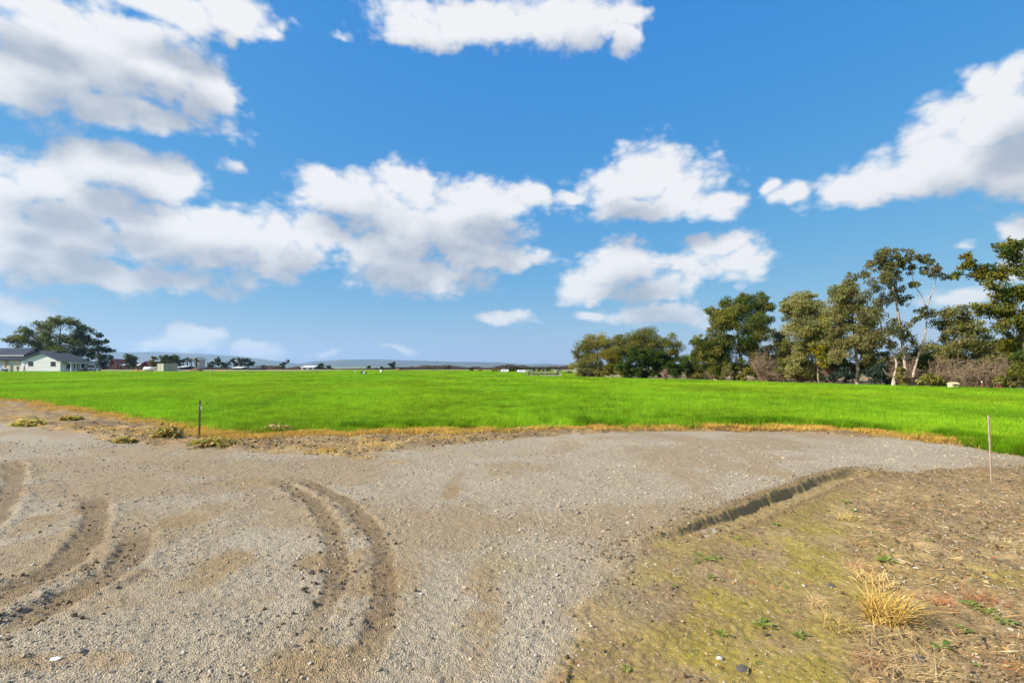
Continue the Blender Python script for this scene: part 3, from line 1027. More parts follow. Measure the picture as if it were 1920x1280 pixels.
def build_gravel():
    protos = [stone_mesh('pebble', 50 + i, M_STONE) for i in range(5)]
    rg = np.random.default_rng(7)
    X, Y = frustum_points(rg, 105000, 2.3, 11.5, 1.06, 1.35, 0.3)
    d = ground_data(X, Y)
    lump = fbm(X, Y, 1.6, 4, 301, 0.6)
    pr = d['gravel'] * (0.32 + 0.9 * sstep(lump, 0.4, 0.62)) * (1 - 0.6 * d['track']) * (1 - 0.65 * d['brown']) + 0.04 * (1 - d['gravel']) * (1 - d['wet'])
    pr = pr + 0.22 * d['soil_right'] * sstep(fbm(X, Y, 1.1, 3, 311), 0.5, 0.62)
    k = (rg.random(len(X)) < pr) & (d['field'] < 0.2)
    X, Y, Z = X[k], Y[k], d['z'][k]
    n = len(X)
    scl = 0.0058 * np.exp(rg.normal(0, 0.45, n)) * (0.75 + 0.05 * Y)
    scl = np.where(rg.random(n) < 0.006, scl * 2.2, scl)
    rot = np.stack([rg.normal(0, 0.35, n), rg.normal(0, 0.35, n), rg.random(n) * 2 * PI], 1)
    pts = np.stack([X, Y, Z + scl * 0.15], 1)
    scatter('loose_gravel', 'loose grey and tan gravel stones spread over the turnaround', 'gravel', pts, rot, scl, protos, rg.integers(0, 5, n))
    # crumbs and clods of soil: rut edges, ditch banks, verge, right-hand plot
    protos = [stone_mesh('clod', 70 + i, M_CLOD, 0.8) for i in range(4)]
    X, Y = frustum_points(rg, 60000, 2.4, 15, 1.06, 1.0, 0.3)
    X2, Y2 = [], []
    for line, w in [(TRENCH, 0.27)] * 6 + [(t_, 0.2) for t_ in TRACKS[:4]]:
        l = np.array(line)
        m = 1400
        s = rg.integers(0, len(l) - 1, m)
        tt = rg.random((m, 1))
        q = l[s] * (1 - tt) + l[s + 1] * tt + rg.normal(0, w, (m, 2))
        X2.append(q[:, 0]); Y2.append(q[:, 1])
    nb = len(X)
    X, Y = np.concatenate([X] + X2), np.concatenate([Y] + Y2)
    d = ground_data(X, Y)
    pr = (1 - d['gravel']) * (1 - d['field']) * (0.16 + 0.7 * d['soil_right'] + 0.35 * d['dark'] + 0.35 * (Y > 9.5)) * (1 - 0.8 * d['wet']) * (1 - 0.6 * d['moss'])
    pr[nb:] = np.maximum(pr[nb:], 0.3 * (1 - d['wet'][nb:]))
    k = rg.random(len(X)) < pr * sstep(fbm(X, Y, 2.3, 3, 321), 0.3, 0.6)
    X, Y, Z = X[k], Y[k], d['z'][k]
    n = len(X)
    scl = np.minimum(0.024, 0.009 * np.exp(rg.normal(0, 0.5, n))) * np.where(Y > 9.5, 1.6, 1.0)
    rot = rg.normal(0, 0.5, (n, 3)) + np.stack([np.zeros(n), np.zeros(n), rg.random(n) * 6], 1)
    scatter('soil_crumbs', 'dark brown crumbs and clods of soil on the verge and ditch banks', 'soil', np.stack([X, Y, Z + scl * 0.2], 1), rot, scl, protos, rg.integers(0, 4, n))


build_gravel()


def build_litter():
    """dry stalks and dead leaves lying on the bare soil, too many to count: one mass of thin faces"""
    rg = np.random.default_rng(9)
    X, Y = frustum_points(rg, 90000, 2.5, 13.5, 1.06, 0.8, 0.3)
    d = ground_data(X, Y)
    verge = (1 - d['gravel']) * (1 - d['field']) * (Y > 9.3)
    pr = 0.75 * d['soil_right'] * sstep(fbm(X, Y, 1.3, 4, 401), 0.38, 0.6) + 0.05 * (1 - d['gravel']) * (Y < 9) + 0.38 * verge
    k = rg.random(len(X)) < pr
    X, Y, Z, vg = X[k], Y[k], d['z'][k], verge[k] > 0.5
    n = len(X)
    L = np.where(vg, rg.uniform(0.025, 0.06, n), np.minimum(0.16, rg.gamma(2.0, 0.022, n) + 0.02))
    W = np.where(vg, L * rg.uniform(0.25, 0.6, n), rg.uniform(0.003, 0.007, n))
    leafy = (~vg) & (rg.random(n) < 0.12)
    L = np.where(leafy, np.minimum(L, 0.045), L)
    W = np.where(leafy, L * 0.4, W)
    a = np.where(rg.random(n) < 0.5, rg.normal(2.5, 0.5, n), rg.random(n) * 2 * PI)
    pitch = rg.normal(0.05, 0.22, n)
    ax = np.stack([np.cos(a) * np.cos(pitch), np.sin(a) * np.cos(pitch), np.sin(pitch)], 1)
    sd = np.stack([-np.sin(a), np.cos(a), rg.normal(0, 0.45, n)], 1)
    c = np.stack([X, Y, Z + 0.008 + np.abs(np.sin(pitch)) * L / 2], 1)
    h = (L / 2)[:, None]
    w = (W / 2)[:, None]
    V = np.stack([c - ax * h, c + sd * w, c + ax * h, c - sd * w], 1).reshape(-1, 3)
    pal = np.array([(0.56, 0.42, 0.22), (0.46, 0.28, 0.10), (0.34, 0.19, 0.09), (0.60, 0.50, 0.30), (0.40, 0.15, 0.06), (0.30, 0.33, 0.07), (0.62, 0.36, 0.08)])
    pk = np.where(vg, rg.choice([1, 3, 5, 6, 0, 6], n), rg.choice([0, 0, 1, 2, 3, 4, 1], n))
    col = pal[pk] * rg.uniform(0.7, 1.1, (n, 1))
    T = np.repeat(col, 4, 0)
    me = np_mesh('plant_litter', V, np.arange(4 * n).reshape(n, 4), [M_STRAW], False, {'tint': T})
    tag(link('plant_litter', me), 'dry stalks and dead leaves littering the bare soil', 'litter', kind='stuff')


build_litter()

# ------------------------------------------------------------------ small plants near the camera
def leaf_rosette(seed, n, length, width, cols, lift=0.35):
    """a low weed: folded, tapering leaves spreading from one root"""
    rnd = random.Random(seed)
    V, F, T = [], [], []
    for i in range(n):
        a = 2 * PI * i / n + rnd.uniform(-0.5, 0.5)
        L, W = length * rnd.uniform(0.55, 1.15), width * rnd.uniform(0.7, 1.2)
        up = lift * rnd.uniform(0.2, 1.8)
        c = np.array(rnd.choice(cols)) * rnd.uniform(0.75, 1.2)
        prof = [(0.0, 0.10), (0.35, 0.35), (0.6, 1.0), (0.82, 0.85), (1.0, 0.08)]
        b = len(V)
        dx, dy = math.cos(a), math.sin(a)
        for (f, wf) in prof:
            z = L * (up * f - 0.5 * up * f * f * rnd.uniform(0.8, 1.5)) + 0.003
            x, y = dx * L * f, dy * L * f
            for s in (-1, 0, 1):
                V.append((x - dy * s * W / 2 * wf, y + dx * s * W / 2 * wf, z + abs(s) * W * 0.22 * wf))
                T.append(tuple(c))
        for j in range(len(prof) - 1):
            for s in range(2):
                q = b + j * 3 + s
                F.append((q, q + 1, q + 4, q + 3))
    return np.array(V), np.array(F), np.array(T)


GREENS = [(0.20, 0.30, 0.05), (0.28, 0.38, 0.08), (0.36, 0.40, 0.11), (0.16, 0.27, 0.06)]
weed_meshes = []
for i in range(5):
    V, F, T = leaf_rosette(600 + i, 7 + i % 4, 0.05, 0.022, GREENS, 0.6)
    weed_meshes.append(np_mesh('weed_leaves', V, F, [M_LEAF], True, {'tint': T}))


def weed(px, py, size, label, group, k):
    x, y = G(px, py)
    o = link('weed', weed_meshes[k % 5])
    o.location = (x, y, float(gzs([x], [y])[0]))
    o.rotation_euler = (0, 0, k * 1.7)
    size *= 0.8
    o.scale = (size, size, size)
    tag(o, label, 'weed', group)
    return o


k = 0
for (px, py, s, lb) in [
        (1310, 1040, 1.2, 'green leafy weed topmost in the cluster just below the ditch puddle'),
        (1328, 1050, 1.5, 'largest green weed in the cluster just below the ditch puddle'),
        (1345, 1046, 1.0, 'small green weed right of the cluster below the ditch puddle'),
        (1306, 1055, 0.9, 'small green weed at the left foot of the cluster below the ditch puddle'),
        (1333, 1082, 1.1, 'green weed alone beneath the cluster below the puddle'),
        (1355, 1090, 0.8, 'tiny green weed right of the lone weed beneath the puddle cluster'),
        (1380, 1012, 0.9, 'weed with pale leaves at the top of the moss near the ditch'),
        (1455, 989, 1.1, 'light green weed on the ditch bank of dark crumbs'),
        (1660, 1058, 2.3, 'broad dark green weed just above the big straw tuft'),
        (1610, 1125, 1.7, 'yellow green weed leaf clump left of the big straw tuft'),
        (1765, 1218, 2.0, 'bright green two-leaved weed in the stony soil at lower right'),
        (1808, 1182, 1.4, 'yellow green weed among white grit right of the big straw tuft'),
        (1820, 1135, 2.0, 'tall light green weed behind reddish stalks on the right'),
        (1850, 1150, 1.7, 'blue green weed among the patch near the right edge'),
        (1885, 1172, 1.7, 'trailing green weed nearest the right edge'),
        (1352, 1190, 1.3, 'spindly green weed on the bare mud at bottom centre'),
        (1430, 1172, 1.8, 'sprawling pale weed in the middle of the mossy mud'),
        (1500, 1190, 1.4, 'drooping green weed with curled stalk on the mossy mud'),
        (1175, 1252, 0.9, 'small yellow green weed by the bottom edge on muddy gravel'),
        (1585, 945, 1.8, 'leafy yellow green weed at the upper end of the moss strip'),
        (1600, 962, 1.3, 'lower weed at the upper end of the moss strip')]:
    weed(px, py, s, lb, None, k)
    k += 1
rnd = random.Random(4)
for (px, py) in [(1400, 1060), (1440, 1020), (1475, 1100), (1510, 1010), (1395, 1130), (1560, 1045), (1265, 1100), (1480, 1145), (1420, 1240), (1540, 1240),
                 (1350, 985), (1245, 940), (1420, 920)]:
    weed(px, py, rnd.uniform(0.45, 0.75), 'tiny green seedling scattered on the mossy mud', 'tiny seedlings on the mossy mud', k)
    k += 1
for (px, py) in [(1700, 930), (1760, 960), (1640, 1000), (1820, 1010), (1740, 1020), (1690, 985), (1880, 960), (1830, 1245), (1730, 1180)]:
    weed(px, py, rnd.uniform(0.6, 1.1), 'small green weed among dry stalks on the brown plot', 'small weeds on the littered brown plot', k)
    k += 1


def tuft(px, py, n, spread, h, w, ca, cb, lean, label, seed, up=1.0, cat='grass tuft', name='dry_grass_tuft'):
    x, y = G(px, py)
    V, F, T = blades(int(n * 1.15), seed, spread * 0.95, h * 0.85, w * 1.6, ca, cb, lean, None, 4, up)
    me = np_mesh('dry_blades', V, F, [M_STRAW], False, {'tint': T})
    o = link(name, me)
    o.location = (x, y, float(gzs([x], [y])[0]))
    tag(o, label, cat)
    return o


YA, YB = (0.58, 0.35, 0.07), (0.76, 0.56, 0.19)
tuft(1662, 1160, 430, 0.13, 0.27, 0.0055, YA, YB, 1.25, 'large bright straw-yellow grass tuft, biggest on the muddy plot', 1)
tuft(1640, 1092, 170, 0.13, 0.17, 0.005, (0.58, 0.38, 0.13), (0.74, 0.56, 0.27), 1.3, 'flattened pale straw tuft just behind the largest yellow tuft', 2, 0.7)
tuft(1615, 1062, 110, 0.10, 0.12, 0.0045, (0.55, 0.25, 0.13), (0.70, 0.45, 0.2), 1.5, 'pinkish straw tuft behind the flattened pale tuft', 3, 0.6)
tuft(1570, 1172, 190, 0.10, 0.15, 0.0045, (0.42, 0.33, 0.08), (0.66, 0.48, 0.2), 1.4, 'small olive and straw tuft left of the largest yellow tuft', 4, 0.6)
tuft(1535, 1130, 90, 0.08, 0.12, 0.004, (0.55, 0.36, 0.15), (0.7, 0.52, 0.28), 1.7, 'thin pale straw wisp at the left end of the tuft row', 5, 0.45)
tuft(1680, 1218, 120, 0.22, 0.20, 0.0045, (0.52, 0.33, 0.12), (0.74, 0.55, 0.28), 2.0, 'flattened straw spilling in front of the largest yellow tuft', 6, 0.4)
tuft(1640, 1240, 110, 0.12, 0.14, 0.004, (0.45, 0.22, 0.12), (0.68, 0.48, 0.25), 2.0, 'reddish straw patch below the flattened straw near the bottom edge', 7, 0.45)
tuft(1725, 1255, 60, 0.2, 0.2, 0.0045, (0.6, 0.42, 0.18), (0.76, 0.6, 0.33), 2.2, 'bleached straw streak at the bottom edge lower right', 8, 0.35)
tuft(1457, 1103, 46, 0.03, 0.09, 0.004, (0.55, 0.26, 0.12), (0.66, 0.4, 0.18), 1.8, 'small orange star-shaped dry tuft alone on the moss', 9, 0.4)
tuft(1418, 1092, 22, 0.02, 0.07, 0.004, (0.42, 0.16, 0.08), (0.6, 0.32, 0.18), 1.8, 'tiny reddish dry sprig left of the orange star tuft', 10, 0.5)
tuft(1523, 1092, 22, 0.02, 0.07, 0.004, (0.55, 0.25, 0.10), (0.66, 0.36, 0.15), 1.8, 'tiny orange dry sprig right of the orange star tuft', 11, 0.5)
tuft(1490, 1152, 26, 0.03, 0.10, 0.004, (0.48, 0.17, 0.10), (0.62, 0.34, 0.2), 2.0, 'tiny reddish dry sprig in the middle of the moss', 12, 0.35)
tuft(1775, 1130, 110, 0.1, 0.15, 0.0045, (0.40, 0.11, 0.06), (0.62, 0.34, 0.15), 1.8, 'dark red withered stalk tuft right of the largest yellow tuft', 13, 0.55)
tuft(1845, 1125, 90, 0.1, 0.14, 0.0045, (0.42, 0.12, 0.07), (0.6, 0.32, 0.15), 2.0, 'dark red withered stalks behind the weeds near the right edge', 14, 0.5)
tuft(1900, 1025, 110, 0.18, 0.2, 0.005, (0.6, 0.44, 0.2), (0.76, 0.6, 0.32), 2.2, 'bleached straw bundle lying at the right edge', 15, 0.35)
tuft(1890, 1240, 80, 0.1, 0.14, 0.0045, (0.55, 0.27, 0.08), (0.68, 0.42, 0.16), 2.0, 'orange straw tuft in the lower right corner', 16, 0.5)
tuft(1590, 975, 130, 0.12, 0.13, 0.005, (0.42, 0.34, 0.10), (0.68, 0.5, 0.2), 1.4, 'mixed green and straw tuft at the top of the moss strip', 17, 0.65)
tuft(1610, 1020, 90, 0.1, 0.11, 0.0045, (0.52, 0.3, 0.12), (0.7, 0.5, 0.24), 1.8, 'low orange straw tuft halfway along the moss strip edge', 18, 0.5)
tuft(1755, 925, 80, 0.14, 0.12, 0.005, (0.58, 0.42, 0.18), (0.72, 0.56, 0.3), 2.0, 'pale straw wisp on the brown plot behind', 19, 0.4)

# wilted weeds heaped on the far verge by the steel post
def wilted(px, py, w, h, label, seed):
    x, y = G(px, py)
    rg = np.random.default_rng(seed)
    n = 420
    c = np.stack([np.clip(rg.normal(0, w / 2.2, n), -0.8 * w, 0.8 * w), np.clip(rg.normal(0, w / 3.5, n), -0.5 * w, 0.5 * w), np.abs(rg.normal(0, h / 4.0, n)) + 0.02], 1)
    c[:, 2] *= np.exp(-(c[:, 0] / w) ** 2)
    a = rg.random(n) * 6.28
    ax = np.stack([np.cos(a), np.sin(a), rg.normal(-0.3, 0.5, n)], 1)
    ax /= np.linalg.norm(ax, axis=1)[:, None]
    sd = np.cross(ax, rg.normal(0, 1, (n, 3)))
    sd /= np.linalg.norm(sd, axis=1)[:, None]
    L, W = rg.uniform(0.1, 0.24, (n, 1)), rg.uniform(0.03, 0.07, (n, 1))
    V = np.stack([c - ax * L / 2, c + sd * W / 2, c + ax * L / 2, c - sd * W / 2], 1).reshape(-1, 3)
    V[:, 2] = np.maximum(V[:, 2], -0.005)
    pal = np.array([(0.45, 0.40, 0.08), (0.55, 0.42, 0.12), (0.28, 0.30, 0.06), (0.42, 0.26, 0.08), (0.60, 0.50, 0.22)])
    T = np.repeat(pal[rg.integers(0, 5, n)] * rg.uniform(0.7, 1.1, (n, 1)), 4, 0)
    o = link('wilted_weed', np_mesh('wilted_leaves', V, np.arange(4 * n).reshape(n, 4), [M_LEAF], False, {'tint': T}))
    o.location = (x, y, gz(x, y))
    tag(o, label, 'weed')


wilted(315, 824, 0.34, 0.42, 'tall wilted yellow green weed heap just left of the rusty post', 1)
wilted(60, 797, 0.5, 0.3, 'long wilted yellow weed clump on the verge at the left edge', 2)
wilted(130, 790, 0.36, 0.18, 'low straw-coloured weed clump right of the left edge clump', 3)
wilted(235, 829, 0.25, 0.18, 'small wilted weed on the gravel lip, left of the tall heap', 4)
wilted(400, 838, 0.5, 0.2, 'wilted leaves strewn in front of the rusty post', 5)
wilted(520, 815, 0.4, 0.25, 'yellow green weed clump at the crop edge right of the rusty post', 6)

# larger single stones
def stone(px, py, r, label, seed, mat=None, flat=0.65):
    x, y = G(px, py)
    o = link('stone', stone_mesh('stone', seed, mat or M_STONE, flat))
    o.location = (x, y, float(gzs([x], [y])[0]) + r * 0.2)
    o.scale = (r, r, r)
    tag(o, label, 'stone')


M_PALE = material('pale_stone', (0.62, 0.60, 0.56), 0.8, 0.2, 20.0)
M_DARKST = material('dark_stone', (0.10, 0.09, 0.08), 0.85, 0.3, 20.0)
stone(1349, 1233, 0.022, 'small white stone on the mud at bottom centre', 901, M_PALE)
stone(105, 1236, 0.028, 'flat white stone chip on the gravel at lower left', 902, M_PALE, 0.4)
stone(790, 1113, 0.018, 'small white stone chip in the middle of the gravel', 903, M_PALE, 0.5)
stone(1392, 1250, 0.04, 'dark stone clod beside the white stone at bottom centre', 904, M_DARKST)
stone(1558, 1098, 0.03, 'dark crooked clod on the moss left of the straw tufts', 905, M_DARKST)
stone(1722, 1240, 0.05, 'dark rock half buried under straw at lower right', 906, M_DARKST)
stone(555, 1210, 0.024, 'dark pebble on the brown gravel at the bottom', 907, M_DARKST)
stone(583, 1072, 0.028, 'dark pebble beside the inner wheel rut', 908, M_DARKST)
stone(1236, 1010, 0.012, 'pinkish pebble at the lower end of the ditch', 909, material('pink_stone', (0.36, 0.24, 0.19), 0.8))

# ------------------------------------------------------------------ stakes
def build_stakes():
    x, y = G(1860, 908)
    o = thing('wooden_stake', 'thin pale wooden stake standing in the brown plot at the right', 'stake', (x, y, gz(x, y)))
    t = P(1857, 779, y)
    top = Vector((t.x - x, 0.03, t.z - o.location.z))
    mb = MB()
    d = Vector((0.011, 0, 0)), Vector((0, 0.008, 0))
    vs = []
    for p, s in ((Vector((0, 0, -0.12)), 0.9), (top * 0.5, 1.0), (top, 0.95)):
        vs += [p - d[0] * s - d[1] * s, p + d[0] * s - d[1] * s, p + d[0] * s + d[1] * s, p - d[0] * s + d[1] * s]
    fs = [(0, 3, 2, 1), (8, 9, 10, 11)]
    for i in (0, 4):
        fs += [(i + a, i + (a + 1) % 4, i + 4 + (a + 1) % 4, i + 4 + a) for a in range(4)]
    mb.add(vs, fs)
    mb.build('shaft', M_STAKE, o, bevel=0.002)
    x, y = G(373, 823)
    o = thing('steel_post', 'rusty dark steel post standing on the verge by the crop', 'post', (x, y, gz(x, y)))
    h = P(375, 750, y).z - o.location.z
    lean = (375 - 373) / FPX * y
    mb = MB()
    for (a, b, c, e) in ((-0.022, 0.022, -0.004, 0.004), (-0.004, 0.004, 0.0045, 0.034)):     # T section
        vs = [(q[0] + s * lean, q[1], z) for s, z in ((0, -0.25), (1, h)) for q in ((a, c), (b, c), (b, e), (a, e))]
        mb.add(vs, [(0, 3, 2, 1), (4, 5, 6, 7)] + [(i, (i + 1) % 4, (i + 1) % 4 + 4, i + 4) for i in range(4)])
    for i in range(9):                                         # studs up the face
        z = 0.15 + i * (h - 0.2) / 9
        mb.box(-0.008 + lean * z / h, 0.008 + lean * z / h, -0.014, -0.0045, z, z + 0.018)
    mb.build('shaft', M_POST, o)
    MB().box(-0.026 + lean * 0.85, 0.026 + lean * 0.85, -0.017, 0.038, h * 0.86, h * 0.875).build('wire_tie', M_METAL, o)
    MB().box(0.024 + lean * 0.8, 0.034 + lean * 0.8, -0.012, 0.014, h * 0.75, h * 0.84).build('white_tag', M_WHITE, o)


build_stakes()

# ------------------------------------------------------------------ trees
def leaf_cloud(rg, c, rad, n, L, W, droop, cols, puffs, spread=0.30, flat=0.75):
    """leaves gathered in puffs through an ellipsoid; returns centres of puffs and leaf faces"""
    u = rg.normal(0, 1, (puffs, 3))
    u /= np.linalg.norm(u, axis=1)[:, None]
    rr = rg.random((puffs, 1)) ** (1 / 2.2) * 0.92
    pc = np.asarray(c) + u * rr * np.asarray(rad)
    pr = spread * np.mean(rad) * rg.uniform(0.6, 1.35, puffs)
    tint = cols[rg.integers(0, len(cols), puffs)] * rg.uniform(0.72, 1.22, (puffs, 1))
    wgt = pr ** 2
    idx = rg.choice(puffs, n, p=wgt / wgt.sum())
    v = rg.normal(0, 1, (n, 3))
    v /= np.linalg.norm(v, axis=1)[:, None]
    rad_l = rg.random((n, 1)) ** 0.45
    pos = pc[idx] + v * rad_l * pr[idx][:, None] * np.array([1, 1, flat])
    ax = rg.normal(0, 0.65, (n, 3)) + np.array([0, 0, -droop]) + v * 0.35
    ax /= np.linalg.norm(ax, axis=1)[:, None]
    sd = np.cross(ax, rg.normal(0, 1, (n, 3)))
    sd /= np.linalg.norm(sd, axis=1)[:, None]
    l = L * rg.uniform(0.6, 1.3, (n, 1))
    w = W * rg.uniform(0.6, 1.3, (n, 1))
    V = np.stack([pos - ax * l / 2, pos + sd * w / 2 - ax * l * 0.1, pos + ax * l / 2, pos - sd * w / 2 - ax * l * 0.1], 1).reshape(-1, 3)
    T = np.repeat(tint[idx] * rg.uniform(0.8, 1.2, (n, 1)), 4, 0)
    return pc, V, T


OLIVE = np.array([(0.205, 0.215, 0.035), (0.26, 0.25, 0.045), (0.165, 0.19, 0.036), (0.27, 0.235, 0.05)])
GREYOLIVE = np.array([(0.26, 0.26, 0.085), (0.31, 0.29, 0.10), (0.21, 0.225, 0.07), (0.32, 0.28, 0.105)])
DEEP = np.array([(0.075, 0.125, 0.02), (0.10, 0.15, 0.026), (0.06, 0.10, 0.02)])
YELLOW = np.array([(0.33, 0.29, 0.02), (0.26, 0.26, 0.025), (0.38, 0.32, 0.03)])
MIXED = np.concatenate([OLIVE, GREYOLIVE[:2]])
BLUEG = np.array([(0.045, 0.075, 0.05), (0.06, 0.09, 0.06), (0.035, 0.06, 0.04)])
FARDARK = np.array([(0.05, 0.07, 0.03), (0.07, 0.085, 0.035), (0.04, 0.06, 0.03)])
FARGREEN = np.array([(0.075, 0.11, 0.03), (0.10, 0.13, 0.04), (0.06, 0.09, 0.03)])
PLANT_NO = [0]


def tree(name, label, bpx, bpy_, Y, lobes, stems=(), cols=OLIVE, leaf=(0.24, 0.085), dens=1.0, droop=0.5, bark=None, group=None, cat='tree', r0=0.16, twig=True, puff=0.40, grow=1.0):
    PLANT_NO[0] += 1
    seed = PLANT_NO[0]
    rg = np.random.default_rng(1000 + seed)
    rnd = random.Random(seed)
    bx = (bpx - 960) / FPX * Y
    bz = gz(bx, Y)
    base = Vector((bx, Y, bz))
    o = thing(name, label, cat, base, 0, group)
    m = Y / FPX
    bark = bark or M_BARK

    def loc(px, py, dy=0.0):
        p = P(px, py, Y)
        return Vector((p.x - bx, dy, p.z - bz))
    L3 = []
    for lb in lobes:
        rx, ry = lb[2] * m * grow, lb[3] * m * grow
        c = loc(lb[0], lb[1], rnd.uniform(-0.5, 0.5) * rx)
        L3.append((c, (rx, 0.85 * rx, ry)))
    mb = MB()
    skel = []
    if not stems:
        top = sum((c for c, _ in L3), Vector()) / len(L3)
        stems = [None]
    for st in stems:
        if st is None:
            zt = max(0.3, top.z)
            pts = [Vector((0, 0, -0.15)), Vector((top.x * 0.15 + rnd.uniform(-.1, .1), rnd.uniform(-.15, .15), zt * 0.35)),
                   Vector((top.x * 0.5, rnd.uniform(-.2, .2), zt * 0.7)), Vector((top.x * 0.9, 0, zt))]
            k = r0
        else:
            k = st[0]
            pts = [loc(px, py, 0) for px, py in st[1]]
            yy = 0
            for i, p in enumerate(pts):
                yy += rnd.uniform(-0.06, 0.06) * (p - pts[max(0, i - 1)]).length
                p.y = yy
            if pts[0].z < 0.25:
                pts[0].z = -0.15
        pts = [Vector(q) for q in smooth_line([tuple(p) for p in pts], 4)]
        n = len(pts)
        rad = [k * (1.0 - 0.78 * (i / (n - 1)) ** 0.8) * (1.25 if i == 0 else 1) for i in range(n)]
        mb.tube(pts, rad, 8)
        skel += [(p, r) for p, r in zip(pts, rad)]
    Vs, Ts = [], []
    for c, rad in L3:
        cand = [(p, r) for p, r in skel if p.z < c.z + 0.1] or skel
        p, r = min(cand, key=lambda q: (q[0] - c).length + 0.25 * max(0, c.z - q[0].z))
        r1 = max(0.02, min(r * 0.65, 0.09))
        if (p - c).length > 0.25:
            mid = p.lerp(c, 0.5) + Vector((rnd.uniform(-.12, .12), rnd.uniform(-.12, .12), rnd.uniform(-.05, .15))) * (c - p).length
            mb.tube([p, mid, c], [r1, r1 * 0.7, r1 * 0.4], 5)
        area = PI * rad[0] * rad[2]
        n = int(dens * area * 4.6 / (leaf[0] * leaf[1] * 0.5))
        n = max(60, min(n, 7000))
        puffs = max(7, int(14 * dens + area * 1.1))
        puffs = min(puffs, 44)
        pc, V, T = leaf_cloud(rg, c, rad, n, leaf[0], leaf[1], droop, cols, puffs, puff)
        Vs.append(V)
        Ts.append(T)
        if twig:
            for q in pc[:24]:
                q = Vector(q)
                mid = c.lerp(q, 0.5) + Vector((0, 0, -0.08 * (q - c).length))
                mb.tube([c, mid, q], [r1 * 0.4, r1 * 0.28, r1 * 0.12], 3, False)
    V = np.concatenate(Vs)
    V[:, 2] = np.maximum(V[:, 2], 0.02)
    me = np_mesh('crown', V, np.arange(len(V)).reshape(-1, 4), [M_LEAF], False, {'tint': np.concatenate(Ts)})
    link('crown', me, o)
    mb.build('trunk', bark, o, True)
    return o


def brush(label, bpx, Y, h_px, w_px, n, mat=None, group=None, seed=0, lean=0.0, name='bare_bush', cat='bush'):
    """leafless twiggy shrub"""
    PLANT_NO[0] += 1
    rnd = random.Random(5000 + PLANT_NO[0] + seed)
    bx = (bpx - 960) / FPX * Y
    o = thing(name, label, cat, (bx, Y, gz(bx, Y)), 0, group)
    m = Y / FPX
    H, W = h_px * m, w_px * m
    mb, tw = MB(), MB()
    for i in range(n):
        a = rnd.uniform(0, 2 * PI)
        s = rnd.random() ** 0.6
        e = Vector((math.cos(a) * s * W / 1.8 + lean * H, math.sin(a) * s * W / 2.4, H * rnd.uniform(0.45, 1.0) * (1 - 0.45 * s * s)))
        b = Vector((rnd.uniform(-.12, .12) * W, rnd.uniform(-.1, .1) * W, -0.08))
        mid = b.lerp(e, 0.5) + Vector((rnd.uniform(-.1, .1) * W, rnd.uniform(-.1, .1) * W, rnd.uniform(0, .15) * H))
        r = rnd.uniform(0.012, 0.03)
        path = [b, mid, e]
        mb.tube(path, [r, r * 0.7, r * 0.3], 4, False)
        for k in range(10):
            f = rnd.uniform(0.25, 1.0)
            p = b.lerp(mid, f * 2) if f < 0.5 else mid.lerp(e, f * 2 - 1)
            d = Vector((rnd.gauss(0, 1), rnd.gauss(0, 1), rnd.gauss(0.25, 0.8))).normalized() * rnd.uniform(0.25, 0.8) * min(1.0, H * 0.35)
            q = p + d
            if q.z < 0.03:
                q.z = 0.03
            tw.tube([p, p.lerp(q, 0.55) + Vector((0, 0, 0.05)), q], [0.010, 0.007, 0.003], 3, False)
            for j in range(3):
                p2 = p.lerp(q, rnd.uniform(0.3, 1))
                q2 = p2 + Vector((rnd.gauss(0, 1), rnd.gauss(0, 1), rnd.gauss(0, 0.8))).normalized() * rnd.uniform(0.12, 0.4) * min(1.0, H * 0.35)
                q2.z = max(q2.z, 0.03)
                tw.tube([p2, q2], [0.007, 0.003], 3, False)
    mb.build('branch', mat or M_TWIG, o)
    tw.build('twig', mat or M_TWIG, o)
    return o


GR = 'eucalyptus grove along the right of the field'
# far end of the grove
tree('olive_tree', 'rounded olive-brown tree at the far left end of the right-hand grove', 1112, 708, 75,
     [(1105, 665, 30, 30), (1125, 640, 30, 16), (1090, 688, 20, 18), (1140, 655, 26, 25), (1120, 692, 26, 16), (1098, 648, 14, 12), (1085, 664, 10, 14)], cols=MIXED, dens=1.0, group=GR)
tree('broad_tree', 'broad high olive tree rising behind the round dark green shrub', 1210, 709, 76,
     [(1190, 640, 38, 26), (1225, 632, 34, 22), (1252, 648, 24, 22), (1170, 662, 26, 26), (1215, 660, 40, 24), (1262, 670, 14, 16), (1160, 638, 16, 12)], cols=OLIVE, group=GR)
tree('yellow_shrub', 'yellow green upright shrub between the olive tree and round dark shrub', 1148, 709, 72,
     [(1148, 672, 20, 24), (1140, 695, 18, 13), (1165, 695, 20, 14), (1158, 680, 16, 16)], cols=np.concatenate([YELLOW * 0.75, OLIVE]), cat='shrub', group=GR, r0=0.1)
tree('round_shrub', 'big round dense dark green shrub in front of the far grove', 1205, 711, 68,
     [(1195, 672, 32, 20), (1222, 672, 30, 20), (1180, 690, 26, 20), (1212, 695, 34, 16), (1238, 686, 24, 24), (1196, 700, 24, 10)], cols=DEEP, dens=1.3, droop=0.2, cat='shrub', bark=M_BARKD, puff=0.26)
tree('dark_shrub', 'dark green upright shrub at the gap right of the round shrub', 1290, 712, 63,
     [(1285, 680, 22, 20), (1275, 698, 20, 13), (1300, 692, 14, 18), (1262, 692, 14, 16)], cols=DEEP * 0.8, dens=1.2, droop=0.2, cat='shrub', bark=M_BARKD)
